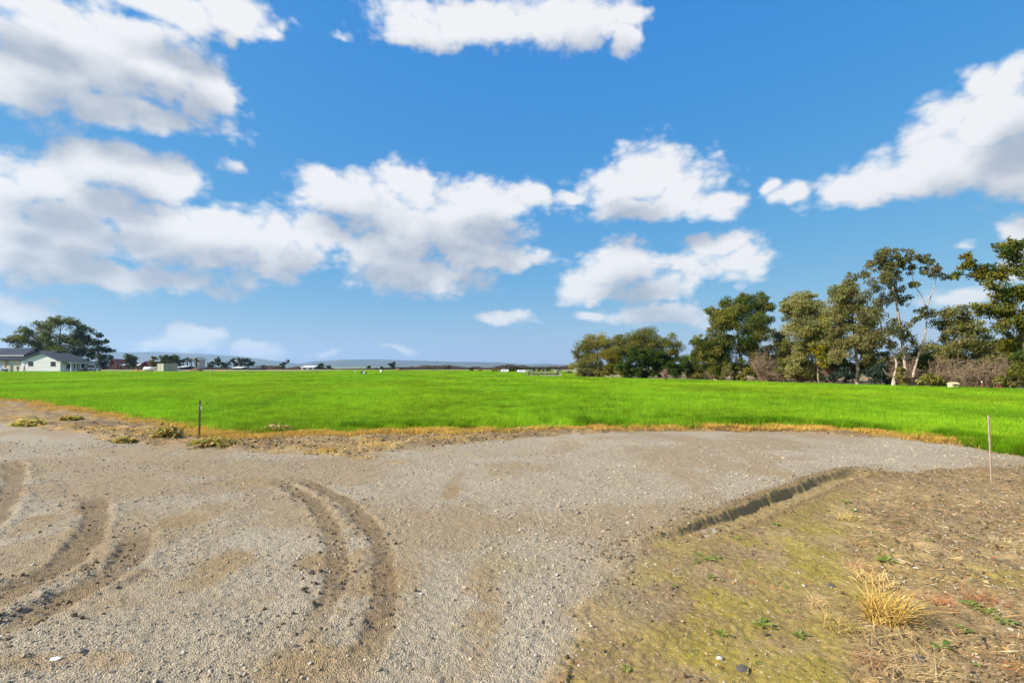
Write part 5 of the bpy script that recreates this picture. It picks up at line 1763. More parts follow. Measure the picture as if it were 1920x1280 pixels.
def person(px, Y, label, rz, stride, top, legs_m, bend):
    x = (px - 960) / FPX * Y
    o = thing('person', label, 'person', (x, Y, gz(x, Y)), rz)
    J = [((0, 0, 0.95), (0.15, 0.11)), ((0, -0.01, 1.18), (0.14, 0.10)), ((0, -0.02, 1.40), (0.16, 0.10)), ((0, 0, 1.52), 0.06), ((0, 0.02, 1.60), 0.08), ((0, 0.025, 1.70), 0.095), ((0, 0.01, 1.77), 0.06)]
    E = [(0, 1), (1, 2), (2, 3), (3, 4), (4, 5), (5, 6)]
    shirt = [((0, 0, 0.93), (0.165, 0.125)), ((0, -0.01, 1.18), (0.155, 0.115)), ((0, -0.02, 1.40), (0.175, 0.115)), ((0, 0, 1.48), 0.08)]
    sE = [(0, 1), (1, 2), (2, 3)]
    trs, tE = [((0, 0, 0.97), (0.165, 0.125))], []
    for s in (-1, 1):
        f = stride * s
        knee, ank = (s * 0.11, f * 0.14 + 0.03, 0.50), (s * 0.12, f * 0.28, 0.09)
        b = len(J)
        J += [((s * 0.10, 0, 0.86), 0.085), (knee, 0.058), (ank, 0.042), ((s * 0.125, f * 0.28 + 0.15, 0.035), 0.035)]
        E += [(0, b), (b, b + 1), (b + 1, b + 2), (b + 2, b + 3)]
        t = len(trs)
        trs += [((s * 0.10, 0, 0.86), 0.10), (knee, 0.075), ((ank[0], ank[1], 0.12), 0.062)]
        tE += [(0, t), (t, t + 1), (t + 1, t + 2)]
        sh, el = (s * 0.21, -0.02, 1.41), (s * 0.27, -0.05 + bend * 0.05, 1.13)
        wr = (s * 0.22, 0.05 + bend * 0.22, 0.90 + bend * 0.16)
        b = len(J)
        J += [(sh, 0.06), (el, 0.043), (wr, 0.03), ((wr[0], wr[1] + 0.03, wr[2] - 0.07), (0.036, 0.018))]
        E += [(2, b), (b, b + 1), (b + 1, b + 2), (b + 2, b + 3)]
        h = b + 3
        hx, hy, hz = J[h][0]
        for k, ln in enumerate((0.055, 0.065, 0.06, 0.045)):
            c = len(J)
            oy = (k - 1.5) * 0.02
            J += [((hx, hy + oy, hz - 0.035), 0.009), ((hx - s * 0.012, hy + oy + 0.008, hz - 0.035 - ln), 0.007)]
            E += [(h, c), (c, c + 1)]
        c = len(J)
        J += [((hx - s * 0.01, hy + 0.045, hz + 0.02), 0.010), ((hx - s * 0.015, hy + 0.065, hz - 0.02), 0.008)]
        E += [(h - 1, c), (c, c + 1)]
        t = len(shirt)
        shirt += [(sh, 0.078), (el, 0.06), (tuple(el[i] * 0.4 + wr[i] * 0.6 for i in range(3)), 0.05)]
        sE += [(2, t), (t, t + 1), (t + 1, t + 2)]
    J.append(((0, 0.135, 1.675), 0.018))
    E.append((5, len(J) - 1))
    skin_mesh('body', J, E, M_SKIN, o)
    skin_mesh('shirt', shirt, sE, top, o)
    skin_mesh('trousers', trs, tE, legs_m, o)
    MB().blob((0, 0.0, 1.735), (0.105, 0.115, 0.085), 12, 8).build('hair', M_HAIR, o, True)
    for s in (-1, 1):
        f = stride * s
        MB().blob((s * 0.125, f * 0.28 + 0.07, 0.045), (0.055, 0.15, 0.05), 10, 6).build('shoe', M_TRIM, o, True)


person(33.5, 138.5, 'person in dark navy clothes standing beside the house door', R(35), 0.3, material('navy_cloth', (0.03, 0.035, 0.06), 0.9), material('dark_blue_denim', (0.035, 0.04, 0.07), 0.9), 0.5)
person(46, 138.2, 'person in dark red top and dark trousers walking by the gable', R(150), 0.8, material('maroon_cloth', (0.20, 0.05, 0.07), 0.9), material('dark_denim', (0.03, 0.035, 0.06), 0.9), 0.8)

# big trees behind the house
tree('shade_tree', 'huge spreading eucalyptus behind the white house', 95, 697, 162,
     [(40, 640, 22, 12), (55, 625, 16, 14), (80, 610, 18, 12), (110, 605, 18, 14), (70, 645, 26, 16), (95, 630, 20, 13), (90, 655, 24, 14), (135, 605, 16, 12), (150, 618, 16, 14), (120, 640, 24, 16), (122, 660, 24, 14), (145, 640, 20, 16), (25, 635, 14, 8), (35, 658, 10, 10), (60, 665, 12, 8)],
     [(0.5, [(100, 697), (98, 675), (88, 655), (70, 635), (55, 625)]), (0.4, [(104, 697), (106, 670), (112, 640), (115, 610)]), (0.35, [(108, 697), (120, 670), (135, 640), (145, 612)])],
     cols=OLIVE * np.array((0.62, 0.75, 0.9)), leaf=(0.55, 0.24), dens=0.85, bark=M_BARKD)
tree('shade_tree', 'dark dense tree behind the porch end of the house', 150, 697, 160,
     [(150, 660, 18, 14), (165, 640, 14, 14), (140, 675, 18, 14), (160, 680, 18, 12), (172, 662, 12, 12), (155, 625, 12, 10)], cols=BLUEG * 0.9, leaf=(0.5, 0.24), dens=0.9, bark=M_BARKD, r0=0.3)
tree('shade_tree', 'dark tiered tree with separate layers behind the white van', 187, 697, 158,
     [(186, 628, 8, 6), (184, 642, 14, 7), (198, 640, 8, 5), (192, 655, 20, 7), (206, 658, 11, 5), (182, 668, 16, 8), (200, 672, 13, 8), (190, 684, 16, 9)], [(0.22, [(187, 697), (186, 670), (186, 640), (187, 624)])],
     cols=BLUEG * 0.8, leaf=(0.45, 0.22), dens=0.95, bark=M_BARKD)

# yard things
def build_container():
    Y = 150.0
    x = (314 - 960) / FPX * Y
    o = thing('storage_container', 'pale sage and tan ribbed storage container at the field edge', 'container', (x, Y, gz(x, Y)), R(38 + 33))
    L, W, H = 4.2, 2.4, 2.35
    MB().box(-L / 2, L / 2, -W / 2, W / 2, 0.08, H).build('box_body', M_SAGE, o)
    for i in range(14):
        f = -L / 2 + 0.15 + i * (L - 0.3) / 13
        MB().box(f - 0.06, f + 0.06, W / 2 + 0.002, W / 2 + 0.05, 0.2, H - 0.12).build('rib', M_TAN, o)
        MB().box(f - 0.06, f + 0.06, -W / 2 - 0.05, -W / 2 - 0.002, 0.2, H - 0.12).build('rib', M_TAN, o)
    for s in (-1, 1):
        for t in (-1, 1):
            MB().box(s * L / 2 - 0.08, s * L / 2 + 0.08, t * W / 2 - 0.08, t * W / 2 + 0.08, 0.0, H + 0.03).build('corner_post', M_TAN, o)
    MB().box(-L / 2 - 0.03, -L / 2 - 0.003, -0.02, 0.02, 0.15, H - 0.1).build('door_seam', M_TRIM, o)
    for s in (-0.5, 0.5):
        MB().tube([(-L / 2 - 0.05, s, 0.15), (-L / 2 - 0.05, s, H - 0.1)], 0.02, 6).build('lock_bar', M_METAL, o)


build_container()


def b_tank(o, m):
    MB().tube([(-1.3, 0, 0.85), (-1.15, 0, 0.85), (-0.9, 0, 0.85), (0.9, 0, 0.85), (1.15, 0, 0.85), (1.3, 0, 0.85)], [0.1, 0.5, 0.62, 0.62, 0.5, 0.1], 16).build('tank_body', M_WHITE, o, True)
    for s in (-0.75, 0.75):
        MB().box(s - 0.08, s + 0.08, -0.5, 0.5, -0.05, 0.3).build('leg', M_METAL, o)
    MB().tube([(0, 0, 1.45), (0, 0, 1.62)], 0.16, 10).build('hatch', M_TRIM, o)


simple('water_tank', 'white rounded water tank lying left of the storage container', 'tank', 278, 150, b_tank)


def b_pump(o, m):
    MB().box(-0.22, 0.22, -0.22, 0.22, -0.05, 1.35).build('casing', M_WHITE, o, bevel=0.04)
    MB().tube([(0.22, 0, 1.2), (0.5, 0, 1.35), (0.8, 0, 1.1), (0.85, 0, 0.0)], 0.09, 8).build('hose', M_WHITE, o, True)
    MB().box(-0.15, 0.15, -0.245, -0.223, 0.8, 1.1).build('panel', M_TRIM, o)


simple('pump_cabinet', 'upright white pump cabinet between the tank and storage container', 'cabinet', 289, 150, b_pump)


def b_barrel(o, m):
    MB().tube([(0, 0, 0), (0, 0, 0.25), (0, 0, 0.5), (0, 0, 0.75), (0, 0, 0.8)], [0.36, 0.33, 0.31, 0.27, 0.22], 14).build('drum', M_ORANGE, o, True)
    MB().tube([(0, 0, 0.35), (0, 0, 0.47)], 0.335, 14).build('band', M_WHITE, o)
    MB().box(0.3, 0.95, -0.15, 0.15, 0, 0.5).build('foot_block', M_ORANGE, o)


simple('traffic_drum', 'orange traffic drum on the bare yard left of the tank', 'traffic drum', 257, 151, b_barrel)


def b_cone(o, m):
    MB().tube([(0, 0, 0.04), (0, 0, 0.72)], [0.2, 0.04], 12).build('cone_body', M_ORANGE, o, True)
    MB().box(-0.24, 0.24, -0.24, 0.24, 0, 0.04).build('base', M_ORANGE, o)
    MB().tube([(0, 0, 0.38), (0, 0, 0.55)], [0.125, 0.09], 12).build('band', M_WHITE, o)


simple('traffic_cone', 'small orange cone on the yard right of the white van', 'traffic cone', 211, 149.5, b_cone)


def heap(px, Y, w, h, label, mat, name='earth_heap', cat='heap'):
    def b(o, m):
        rn = random.Random(px)
        mb = MB()
        n, k = 18, 6
        vs, fs = [], []
        for j in range(k + 1):
            f = j / k
            for i in range(n):
                a = 2 * PI * i / n
                r = (1 - f) * rn.uniform(0.85, 1.15) + 0.02
                vs.append((math.cos(a) * w / 2 * r, math.sin(a) * w / 3 * r, -0.1 + (h + 0.1) * (1 - (1 - f) ** 1.5) * rn.uniform(0.93, 1.05)))
        for j in range(k):
            for i in range(n):
                fs.append((j * n + i, j * n + (i + 1) % n, (j + 1) * n + (i + 1) % n, (j + 1) * n + i))
        fs.append(tuple(k * n + i for i in range(n)))
        mb.add(vs, fs).build('heap_body', mat, o, True)
    simple(name, label, cat, px, Y, b)


heap(368, 155, 5.2, 1.1, 'dark brown pointed earth heap right of the storage container', M_EARTH)
heap(746, 176, 3.6, 1.0, 'reddish brown earth heap at the far edge of the crop', M_EARTH)
heap(760, 176, 5.5, 0.5, 'low dark earth heap adjoining the reddish one', M_EARTH)
heap(812, 174, 5.0, 0.35, 'low flat dark earth bank right of the far heaps', M_EARTH)


def b_net(o, m):
    rn = random.Random(2)
    mb = MB()
    n = 16
    vs, fs = [], []
    for i in range(n + 1):
        x = -1.6 + 3.2 * i / n
        z = 0.18 + 0.16 * rn.random()
        vs += [(x, -0.25 + 0.1 * rn.random(), 0.0), (x, 0, z), (x, 0.3, 0.02)]
    for i in range(n):
        fs += [(3 * i, 3 * i + 1, 3 * i + 4, 3 * i + 3), (3 * i + 1, 3 * i + 2, 3 * i + 5, 3 * i + 4)]
    mb.add(vs, fs).build('netting', M_ORANGE, o)


simple('safety_netting', 'crumpled orange safety netting lying right of the earth heap', 'netting', 414, 152, b_net)


def b_pallet(o, m):
    for i in range(7):
        MB().box(-1.1 + i * 0.32, -0.85 + i * 0.32, -0.6, 0.6, 0.22, 0.26).build('slat', M_WHITE, o)
    for y in (-0.5, 0, 0.5):
        MB().box(-1.1, 1.07, y - 0.05, y + 0.05, 0, 0.217).build('runner', M_TRIM, o)
    MB().box(-0.8, 0.9, -0.4, 0.4, 0.263, 0.45).build('sheet_stack', M_WHITE, o)


simple('loaded_pallet', 'pale loaded pallet beside the storage container right end', 'pallet', 337, 151, b_pallet)


def stick_thing(px, Y, label, sticks, extras, name='field_marker', cat='marker'):
    def b(o, m):
        for (dx, h, lean, r) in sticks:
            MB().tube([(dx, 0, -0.1), (dx + lean, 0, h)], r, 6).build('stake', M_POST, o)
        for e in extras:
            e(o)
    return simple(name, label, cat, px, Y, b)


def ex_box(x, w, h, mat=M_WHITE):
    return lambda o: MB().box(x - w / 2, x + w / 2, -w / 2, w / 2, -0.02, h).build('valve_box', mat, o, bevel=0.02)


stick_thing(683, 98, 'white irrigation riser with two thin stakes in the crop', [(-0.3, 1.3, 0, 0.02), (0.25, 1.2, 0.5, 0.02)], [ex_box(-0.45, 0.3, 0.62, M_TRIM), ex_box(-0.05, 0.34, 0.5), ex_box(0.32, 0.28, 0.4, M_TRIM)], 'irrigation_riser', 'riser')
stick_thing(715, 118, 'white round-topped irrigation riser beyond the staked one', [(0.25, 0.7, 0, 0.05)], [lambda o: MB().blob((0, 0, 0.4), (0.3, 0.3, 0.42), 10, 6).build('cap', M_WHITE, o, True)], 'irrigation_riser', 'riser')
stick_thing(666, 120, 'tiny white marker left of the irrigation risers', [], [lambda o: MB().tube([(0, 0, -0.1), (0, 0, 0.6)], 0.1, 8).build('marker_tube', M_WHITE, o)])
stick_thing(938, 68, 'left thin stake of the pair in the crop, white-topped', [(0, 0.75, 0, 0.016)], [lambda o: MB().box(-0.05, 0.05, -0.02, 0.02, 0.752, 0.84).build('tag', M_WHITE, o)])
stick_thing(944.5, 68, 'right thin stake of the pair in the crop', [(0, 0.55, 0, 0.016)], [])
stick_thing(398, 92, 'lone tall thin stake on a small earth mound in the crop', [(0, 1.75, 0, 0.022), (0.25, 0.3, 0, 0.06)], [lambda o: MB().blob((0, 0, 0.02), (0.6, 0.5, 0.2), 12, 6, random.Random(1), 0.12).build('mound', M_EARTH, o, True)])
stick_thing(470, 100, 'group of short thin stakes in the crop on the left', [(0, 1.0, 0, 0.02), (0.3, 0.5, 0.08, 0.015), (0.55, 0.55, 0.1, 0.015), (0.8, 0.5, -0.1, 0.015)], [])

# farm implement standing in the crop
def build_implement():
    Y = 78.0
    x = (1020 - 960) / FPX * Y
    o = thing('farm_implement', 'wide rusty farm implement with hooped wheels in the crop', 'implement', (x, Y, gz(x, Y)), R(4))
    M_RUST = material('rusty_frame', (0.17, 0.115, 0.075), 0.8, 0.4, 5.0)
    M_OLDW = material('bleached_tine', (0.48, 0.43, 0.35), 0.8, 0.25, 5.0)
    fr = MB()
    fr.box(-1.9, 1.9, -0.06, 0.06, 0.36, 0.48)
    fr.box(-1.9, 1.9, 0.7, 0.8, 0.36, 0.48)
    for q in (-1.8, -0.6, 0.6, 1.8):
        fr.box(q - 0.04, q + 0.04, 0.063, 0.697, 0.37, 0.46)
    fr.build('frame', M_RUST, o)
    MB().box(-0.5, 2.3, -0.5, -0.3, 0.12, 0.28).build('drawbar', M_OLDW, o)
    for i in range(11):
        q = -1.7 + i * 0.34
        MB().tube([(q + 0.25, 0.0, 0.2), (q, 0.05, 0.62), (q - 0.3, 0.1, 1.0)], [0.03, 0.035, 0.02], 6).build('tine', M_OLDW, o)
    for i in range(10):
        q = -1.5 + i * 0.34
        MB().tube([(q + 0.2, 0.72, 0.15), (q, 0.75, 0.6), (q - 0.2, 0.78, 0.95)], [0.03, 0.035, 0.02], 6).build('tine', M_RUST, o)
    for (cx, cy) in ((-2.35, 0.0), (-2.0, 0.75), (2.05, 0.0), (2.35, 0.75)):
        mb = MB()
        pts = [(cx + 0.06 * math.sin(a), cy + 0.48 * math.cos(a) * 0.55, 0.5 + 0.5 * math.sin(a)) for a in [2 * PI * i / 24 for i in range(25)]]
        pts = [(cx + 0.42 * math.cos(2 * PI * i / 24), cy, 0.52 + 0.55 * math.sin(2 * PI * i / 24)) for i in range(25)]
        w = mb.tube(pts, 0.045, 6, False).build('hoop_wheel', M_METAL, o, True)
        sp = MB()
        for i in range(6):
            a = PI * i / 6
            sp.tube([(cx - 0.4 * math.cos(a), cy, 0.52 - 0.52 * math.sin(a)), (cx + 0.4 * math.cos(a), cy, 0.52 + 0.52 * math.sin(a))], 0.018, 5)
        sp.build('spoke', M_RUST, w)
    MB().tube([(-2.4, 0.35, 0.5), (2.4, 0.35, 0.5)], 0.04, 6).build('axle', M_RUST, o)
    MB().tube([(0.2, 0.3, 0.45), (0.25, 0.3, 1.15)], 0.05, 6).build('lever', M_OLDW, o)


build_implement()

# ------------------------------------------------------------------ far farmsteads and trees on the horizon
def shed(px0, px1, py_top, py_eave, Y, depth, wall, roof, label, name='farm_shed', gable_front=False, group=None):
    m = Y / FPX
    xc = ((px0 + px1) / 2 - 960) * m
    W = (px1 - px0) * m
    z0 = gz(xc, Y)
    o = thing(name, label, 'barn' if 'barn' in name else 'shed', (xc, Y, z0), 0, group)
    zt, ze = CAM_H + (HZ - py_top) * m - z0, CAM_H + (HZ - py_eave) * m - z0
    if gable_front:
        MB().prism_y([(-W / 2, -0.5), (W / 2, -0.5), (W / 2, ze), (0, zt - 0.15), (-W / 2, ze)], 0, depth).build('wall', wall, o)
        for s in (-1, 1):
            MB().prism_y([(s * (W / 2 + 0.5), ze - 0.35), (0, zt), (0, zt + 0.25), (s * (W / 2 + 0.5), ze - 0.1)], -0.6, depth + 0.6).build('roof', roof, o)
        MB().box(-W * 0.14, W * 0.14, -0.12, -0.01, 0, ze * 0.8).build('door', M_TRIM, o)
    else:
        MB().box(-W / 2, W / 2, 0, depth, -0.5, ze).build('wall', wall, o)
        MB().prism_x([(-0.6, ze - 0.1), (depth / 2, zt), (depth + 0.6, ze - 0.1), (depth + 0.6, ze + 0.1), (depth / 2, zt + 0.2), (-0.6, ze + 0.1)], -W / 2 - 0.4, W / 2 + 0.4).build('roof', roof, o)
        n = max(2, int(W / 6))
        for i in range(n):
            a = -W / 2 + (i + 0.3) * W / n
            MB().box(a, a + W / n * 0.4, -0.1, -0.01, 0.0, max(0.6, ze * 0.7)).build('bay', M_TRIM, o)
    return o


M_PALEROOF = material('pale_metal_roof', (0.62, 0.63, 0.63), 0.5, 0.1, 0.2)
M_REDROOF = material('dull_red_roof', (0.22, 0.075, 0.07), 0.7, 0.2, 0.3)
M_GREYW = material('grey_boards', (0.30, 0.27, 0.24), 0.85, 0.25, 0.4)
shed(205, 219, 673.5, 682, 255, 14, M_RED, M_REDROOF, 'red barn with steep gable just right of the tiered tree', 'red_barn', True)
shed(217, 234, 681.5, 684.5, 256, 10, M_RED, M_PALEROOF, 'long low pale-roofed wing of the steep red barn', 'barn_wing')
shed(263, 283, 678, 685, 258, 14, M_RED, M_REDROOF, 'wide low-gabled red barn left of the yellow tree', 'red_barn', True)
shed(254, 264, 682, 685, 262, 10, M_RED, M_PALEROOF, 'low lean-to left of the wide red barn', 'barn_wing')
shed(336, 345, 686.6, 688, 236, 8, M_TRIM, M_PALEROOF, 'tiny pale-roofed shed right of the storage container')
shed(437, 453, 688.0, 689.6, 236, 8, M_TRIM, M_PALEROOF, 'low white-roofed shed under the group of tall dark trees')
shed(463, 487, 689.6, 690.8, 232, 6, M_TRIM, M_TRIM, 'long low black shed right of the white-roofed shed')
shed(565, 588, 686.0, 688.4, 250, 12, M_WHITE, M_PALEROOF, 'long white shed standing alone on the horizon')
shed(942, 950, 694, 696.5, 130, 6, M_WHITE, M_PALEROOF, 'small white shed before the row of conifers')
shed(973, 981, 695, 697.3, 118, 5, M_WHITE, M_PALEROOF, 'tiny low white shed right of the conifer row')
shed(364, 373, 670.5, 674, 250, 5, M_CREAM, M_CREAM, 'tall narrow beige tower behind a palm', 'grain_tower', True)
HZT = 'trees along the far horizon'
far = [
    # name, label, base x, Y, lobes, colours
    ('field_tree', 'grey-green tree standing alone between the two red barns', 245, 246, [(243, 668, 9, 6), (250, 672, 7, 6), (240, 677, 7, 6), (248, 682, 7, 6)], FARGREEN),
    ('field_tree', 'yellowing tree just left of the storage container', 289, 246, [(288, 671, 6, 5), (289, 679, 7, 6), (293, 684, 7, 6)], YELLOW * 0.6),
    ('field_tree', 'big rounded green tree behind the storage container', 318, 244, [(308, 672, 10, 8), (322, 670, 11, 8), (315, 680, 14, 8), (328, 677, 6, 8), (303, 680, 6, 6)], FARGREEN),
    ('field_tree', 'small dark tree right behind the storage container', 336, 246, [(336, 679, 5, 6), (339, 684, 5, 4)], FARDARK),
    ('field_tree', 'broad dark tree right of the beige tower', 404, 248, [(398, 682, 8, 5), (406, 674, 6, 6), (409, 681, 6, 7), (392, 686, 6, 3)], FARDARK),
    ('field_tree', 'low dark tree in the middle of the farmstead', 424, 248, [(418, 682, 6, 4), (428, 681, 6, 4), (423, 686, 9, 3)], FARDARK),
    ('field_tree', 'tall dark tree left in the group above the white-roofed shed', 440, 247, [(438, 676, 5, 5), (441, 683, 6, 6)], FARDARK),
    ('field_tree', 'tall dark tree in the middle of the group above the white-roofed shed', 454, 249, [(447, 673, 5, 3), (456, 675, 5, 4), (454, 683, 6, 6)], FARDARK),
    ('field_tree', 'broad dark tree right in the group above the black shed', 467, 247, [(464, 675, 6, 5), (470, 681, 6, 7), (463, 685, 6, 5)], FARDARK),
    ('field_tree', 'small dark bush left of the leaning horizon tree', 494, 255, [(494, 686, 4, 3)], FARDARK),
    ('field_tree', 'leaning forked tree alone right of the farmstead', 532, 250, [(528, 684, 5, 4), (533, 681, 5, 3), (539, 677, 4, 3), (531, 688, 5, 3)], FARDARK),
    ('field_tree', 'round dark tree right of the long white shed', 601, 252, [(601, 685, 6, 5), (600, 689, 6, 3)], FARDARK),
    ('field_tree', 'second round dark tree right of the long white shed', 616, 252, [(616, 687, 5, 4)], FARDARK),
    ('field_tree', 'round dark tree at the far left of the central horizon', 692, 240, [(692, 688, 4.5, 4.5)], FARDARK),
    ('field_tree', 'narrow dark tree on the central horizon', 715, 240, [(715, 690, 3, 3.5)], FARDARK),
    ('field_tree', 'largest dark tree on the central horizon', 737, 240, [(733, 683, 5, 3), (739, 681, 4, 3), (737, 687, 5, 4)], FARDARK),
    ('field_tree', 'tiny grey tree between the narrow and leftmost horizon trees', 705, 245, [(705, 691, 4, 2.5)], BLUEG),
    ('field_tree', 'rounded grey tree right of the largest central tree', 773, 260, [(773, 690, 5, 3), (778, 692, 5, 2)], BLUEG),
    ('field_tree', 'dim grey tree in the middle of the far hedge', 805, 262, [(805, 691, 4, 3)], BLUEG),
    ('field_tree', 'dark lumpy tree at the right of the far hedge', 840, 250, [(836, 692, 6, 3), (842, 688, 4, 3.5)], FARDARK),
    ('field_tree', 'dark round tree alone left of the conifer row', 886, 150, [(884, 692, 5, 4.5)], FARDARK),
    ('field_tree', 'small yellow green bush right of the lone round tree', 900, 148, [(900, 696, 5, 3)], YELLOW * 0.5),
    ('field_tree', 'olive brown tree left of the conifer row', 931, 146, [(927, 694, 6, 4.5), (936, 696, 7, 4)], OLIVE),
    ('umbrella_tree', 'flat-crowned dark tree behind the farm implement', 990, 145, [(990, 691, 6, 3.5)], DEEP * 0.8),
    ('field_tree', 'green tree rising behind the middle of the farm implement', 1024, 130, [(1022, 694, 6, 5), (1030, 692, 4, 4), (1032, 699, 5, 4)], FARGREEN),
    ('field_tree', 'low brown bush right of the farm implement', 1060, 110, [(1058, 701, 8, 4), (1068, 700, 7, 5)], np.array([(0.17, 0.12, 0.06), (0.13, 0.10, 0.05)])),
]
for (nm, lb, px, Y, lobes, cols) in far:
    sc_ = Y / 150.0
    tree(nm, lb, px, 0, Y, lobes, cols=cols, leaf=(0.42 * sc_, 0.24 * sc_), dens=1.15, droop=0.15, bark=M_BARKD, group=HZT, r0=0.18, twig=False, puff=0.4)
# conifers
for i, (px, h, lb) in enumerate([(950, 12, 'leftmost tall conifer of the dark row'), (957, 11, 'second conifer of the dark row'), (963, 13, 'third and tallest conifer of the dark row'), (969, 11, 'fourth conifer of the dark row'),
                                 (974, 10, 'fifth conifer of the dark row'), (979, 9, 'rightmost conifer of the dark row'), (1001, 9, 'small dark conifer left behind the farm implement'), (1011, 9, 'small dark conifer right of the flat-crowned tree'),
                                 (1044, 10, 'pointed dark conifer right behind the farm implement'), (1048.5, 8, 'smaller conifer at the right end of the implement')]):
    yb = 699
    tree('conifer_tree', lb, px, 0, 140, [(px, yb - h * 0.25, 4.2, h * 0.25), (px, yb - h * 0.55, 3.0, h * 0.25), (px, yb - h * 0.85, 1.6, h * 0.22)], cols=DEEP * 0.55, leaf=(0.4, 0.2), dens=1.3, droop=0.6, bark=M_BARKD, group='conifers on the horizon', r0=0.12, twig=False)


def palm(px, Y, py_top, label):
    m = Y / FPX
    x = (px - 960) * m
    z0 = gz(x, Y)
    o = thing('palm_tree', label, 'palm', (x, Y, z0), 0, 'palms by the farmstead')
    H = CAM_H + (HZ - py_top) * m - z0
    rnd = random.Random(px)
    MB().tube([(0, 0, -0.3), (0.1, 0, H * 0.5), (0, 0, H)], [0.32, 0.24, 0.2], 8).build('trunk', M_BARKD, o)
    V, F, T = [], [], []
    for i in range(26):
        a = rnd.uniform(0, 2 * PI)
        up = rnd.uniform(-0.5, 1.0)
        L = rnd.uniform(1.5, 2.1)
        b = len(V)
        for k in range(4):
            f = k / 3
            p = Vector((math.cos(a) * L * f, math.sin(a) * L * f, H + L * (up * f - 0.75 * f * f)))
            w = 0.28 * (1 - 0.7 * f)
            V += [(p.x - math.sin(a) * w, p.y + math.cos(a) * w, p.z), (p.x + math.sin(a) * w, p.y - math.cos(a) * w, p.z)]
            T += [(0.055, 0.075, 0.03)] * 2
        F += [(b + 2 * k, b + 2 * k + 1, b + 2 * k + 3, b + 2 * k + 2) for k in range(3)]
    link('crown', np_mesh('crown', np.array(V), np.array(F), [M_LEAF], False, {'tint': np.array(T)}), o)


palm(344, 250, 674, 'left palm of the three behind the storage container')
palm(351, 250, 671, 'middle and tallest palm of the three behind the container')
palm(358, 250, 674, 'right palm of the three behind the container')
palm(367.5, 246, 672, 'palm standing before the beige tower')
palm(449, 246, 674, 'left palm above the white-roofed shed')
palm(458, 246, 674.5, 'right palm above the white-roofed shed')
for (px, h, lb) in [(508, 14, 'small bare tree right of the black shed'), (478, 16, 'bare tree right of the farmstead group')]:
    brush(lb, px, 252, h, 14, 16, M_TWIG, HZT, name='bare_tree', cat='tree')


def far_hedge():
    """dim mass of far trees and scrub along the crest"""
    rg = np.random.default_rng(77)
    n = 26000
    px = np.concatenate([rg.uniform(190, 640, 11000), rg.uniform(640, 1075, 15000)])
    Y = rg.uniform(250, 300, n)
    X = (px - 960) / FPX * Y
    prof = 0.15 + 1.5 * fbm(X, Y * 0.0, 0.06, 4, 501, 0.65) ** 2
    prof = np.where(px < 640, prof * (0.25 + 1.6 * sstep(fbm(px, px * 0, 0.02, 2, 505), 0.4, 0.65)), prof * (0.4 + 1.6 * sstep(px, 690, 800)))
    Z = gzs(X, Y) + prof * rg.random(n) * 1.3
    c = np.stack([X, Y, Z], 1)
    ax = rg.normal(0, 1, (n, 3)); ax /= np.linalg.norm(ax, axis=1)[:, None]
    sd = np.cross(ax, rg.normal(0, 1, (n, 3))); sd /= np.linalg.norm(sd, axis=1)[:, None]
    L = rg.uniform(0.5, 1.1, (n, 1))
    V = np.stack([c - ax * L / 2, c + sd * L / 4, c + ax * L / 2, c - sd * L / 4], 1).reshape(-1, 3)
    hue = sstep(fbm(X, X * 0, 0.03, 3, 511), 0.4, 0.6)[:, None]
    col = np.array((0.055, 0.07, 0.035)) * (1 - hue) + np.array((0.13, 0.095, 0.075)) * hue
    T = np.repeat(col * rg.uniform(0.7, 1.2, (n, 1)), 4, 0)
    o = link('far_treeline', np_mesh('far_treeline', V, np.arange(4 * n).reshape(n, 4), [M_LEAF], False, {'tint': T}))
    tag(o, 'low dim belt of far trees and scrub along the horizon', 'trees', kind='stuff')


far_hedge()

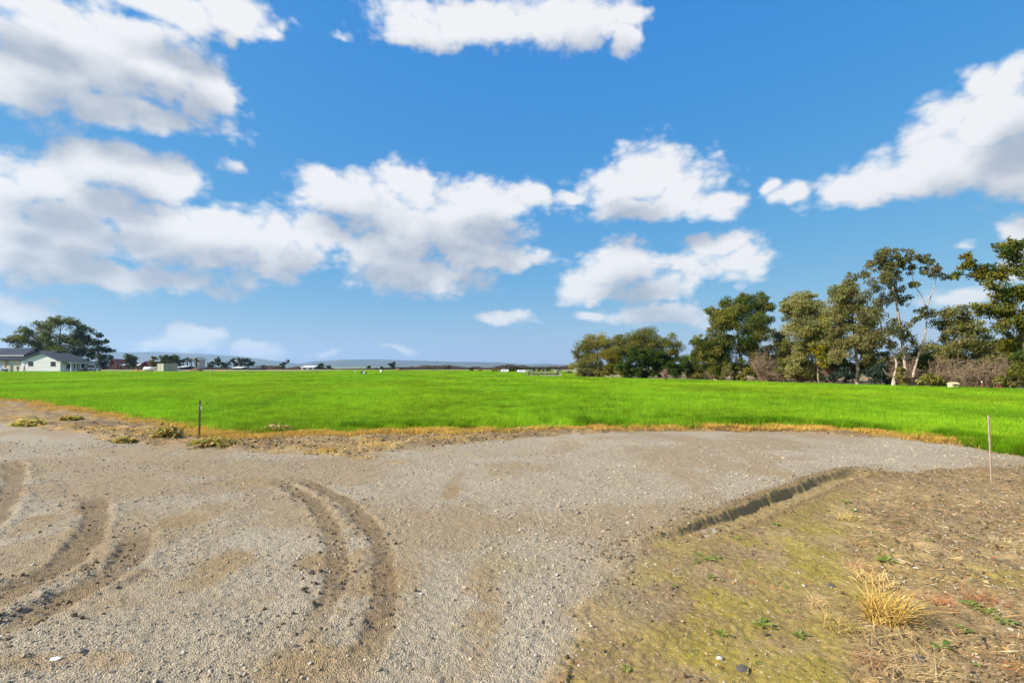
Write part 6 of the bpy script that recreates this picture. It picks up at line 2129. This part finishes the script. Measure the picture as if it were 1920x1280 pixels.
# ------------------------------------------------------------------ hills and the air before them
def build_hills():
    m = material('hill_grass', (0.085, 0.085, 0.065), 0.95, 0.4, 0.004, col2=(0.04, 0.05, 0.045))

    def ridge(name, Y, pts, depth, label, seed):
        px = np.linspace(pts[0][0], pts[-1][0], 260)
        top = np.interp(px, [p[0] for p in pts], [p[1] for p in pts])
        V, F = [], []
        rows = 14
        xs = (px - 960) / FPX * Y
        zt = CAM_H + (HZ - top) / FPX * Y
        for j in range(rows + 1):
            f = j / rows
            y = Y - depth * (1 - f)
            prof = f ** 0.8 if f < 1 else 1
            nz = (fbm(xs, np.full_like(xs, y), 1 / 420.0, 5, seed, 0.55) - 0.5)
            z = -10 + (zt + 10) * prof * (1 + 0.30 * nz * (1 - f) * 2) + nz * 14 * f
            for x, zz in zip(xs * (y / Y), z):
                V.append((x, y, zz))
        back = len(V)
        for x in xs:
            V.append((x, Y + depth * 0.6, -10.0))
        n = len(px)
        for j in range(rows + 1):
            for i in range(n - 1):
                F.append((j * n + i, j * n + i + 1, (j + 1) * n + i + 1, (j + 1) * n + i))
        o = link(name, np_mesh(name, np.array(V), np.array(F), [m], True))
        tag(o, label, 'hills', kind='structure')
    ridge('hills', 6800, [(-900, 668), (-300, 662), (100, 662), (230, 660), (300, 659.5), (330, 661), (400, 665), (440, 667), (500, 674), (560, 682), (620, 688)], 1500, 'higher hazy blue hill ridge on the left', 3)
    ridge('hills', 6000, [(480, 690), (540, 684), (590, 677), (640, 674), (720, 674), (850, 677.5), (940, 679), (990, 682.5), (1020, 681.5), (1080, 684), (1300, 682), (1700, 680), (2300, 678)], 1300, 'long low hazy blue ridge across the centre', 5)


build_hills()


def build_haze():
    m = bpy.data.materials.new('haze')
    m.use_nodes = True
    t = NT(m.node_tree)
    t.n.clear()
    v = t.node('ShaderNodeVolumePrincipled')
    v.inputs['Color'].default_value = (0.40, 0.64, 1.0, 1)
    v.inputs['Density'].default_value = 8.5e-5
    v.inputs['Anisotropy'].default_value = 0.3
    o_ = t.node('ShaderNodeOutputMaterial')
    t.l.new(v.outputs[0], o_.inputs['Volume'])
    o = MB().box(-9000, 9000, -9000, 9200, -12, 260).build('haze', m)
    tag(o, 'thin bluish haze filling the air over the plain', 'haze', kind='stuff')


build_haze()
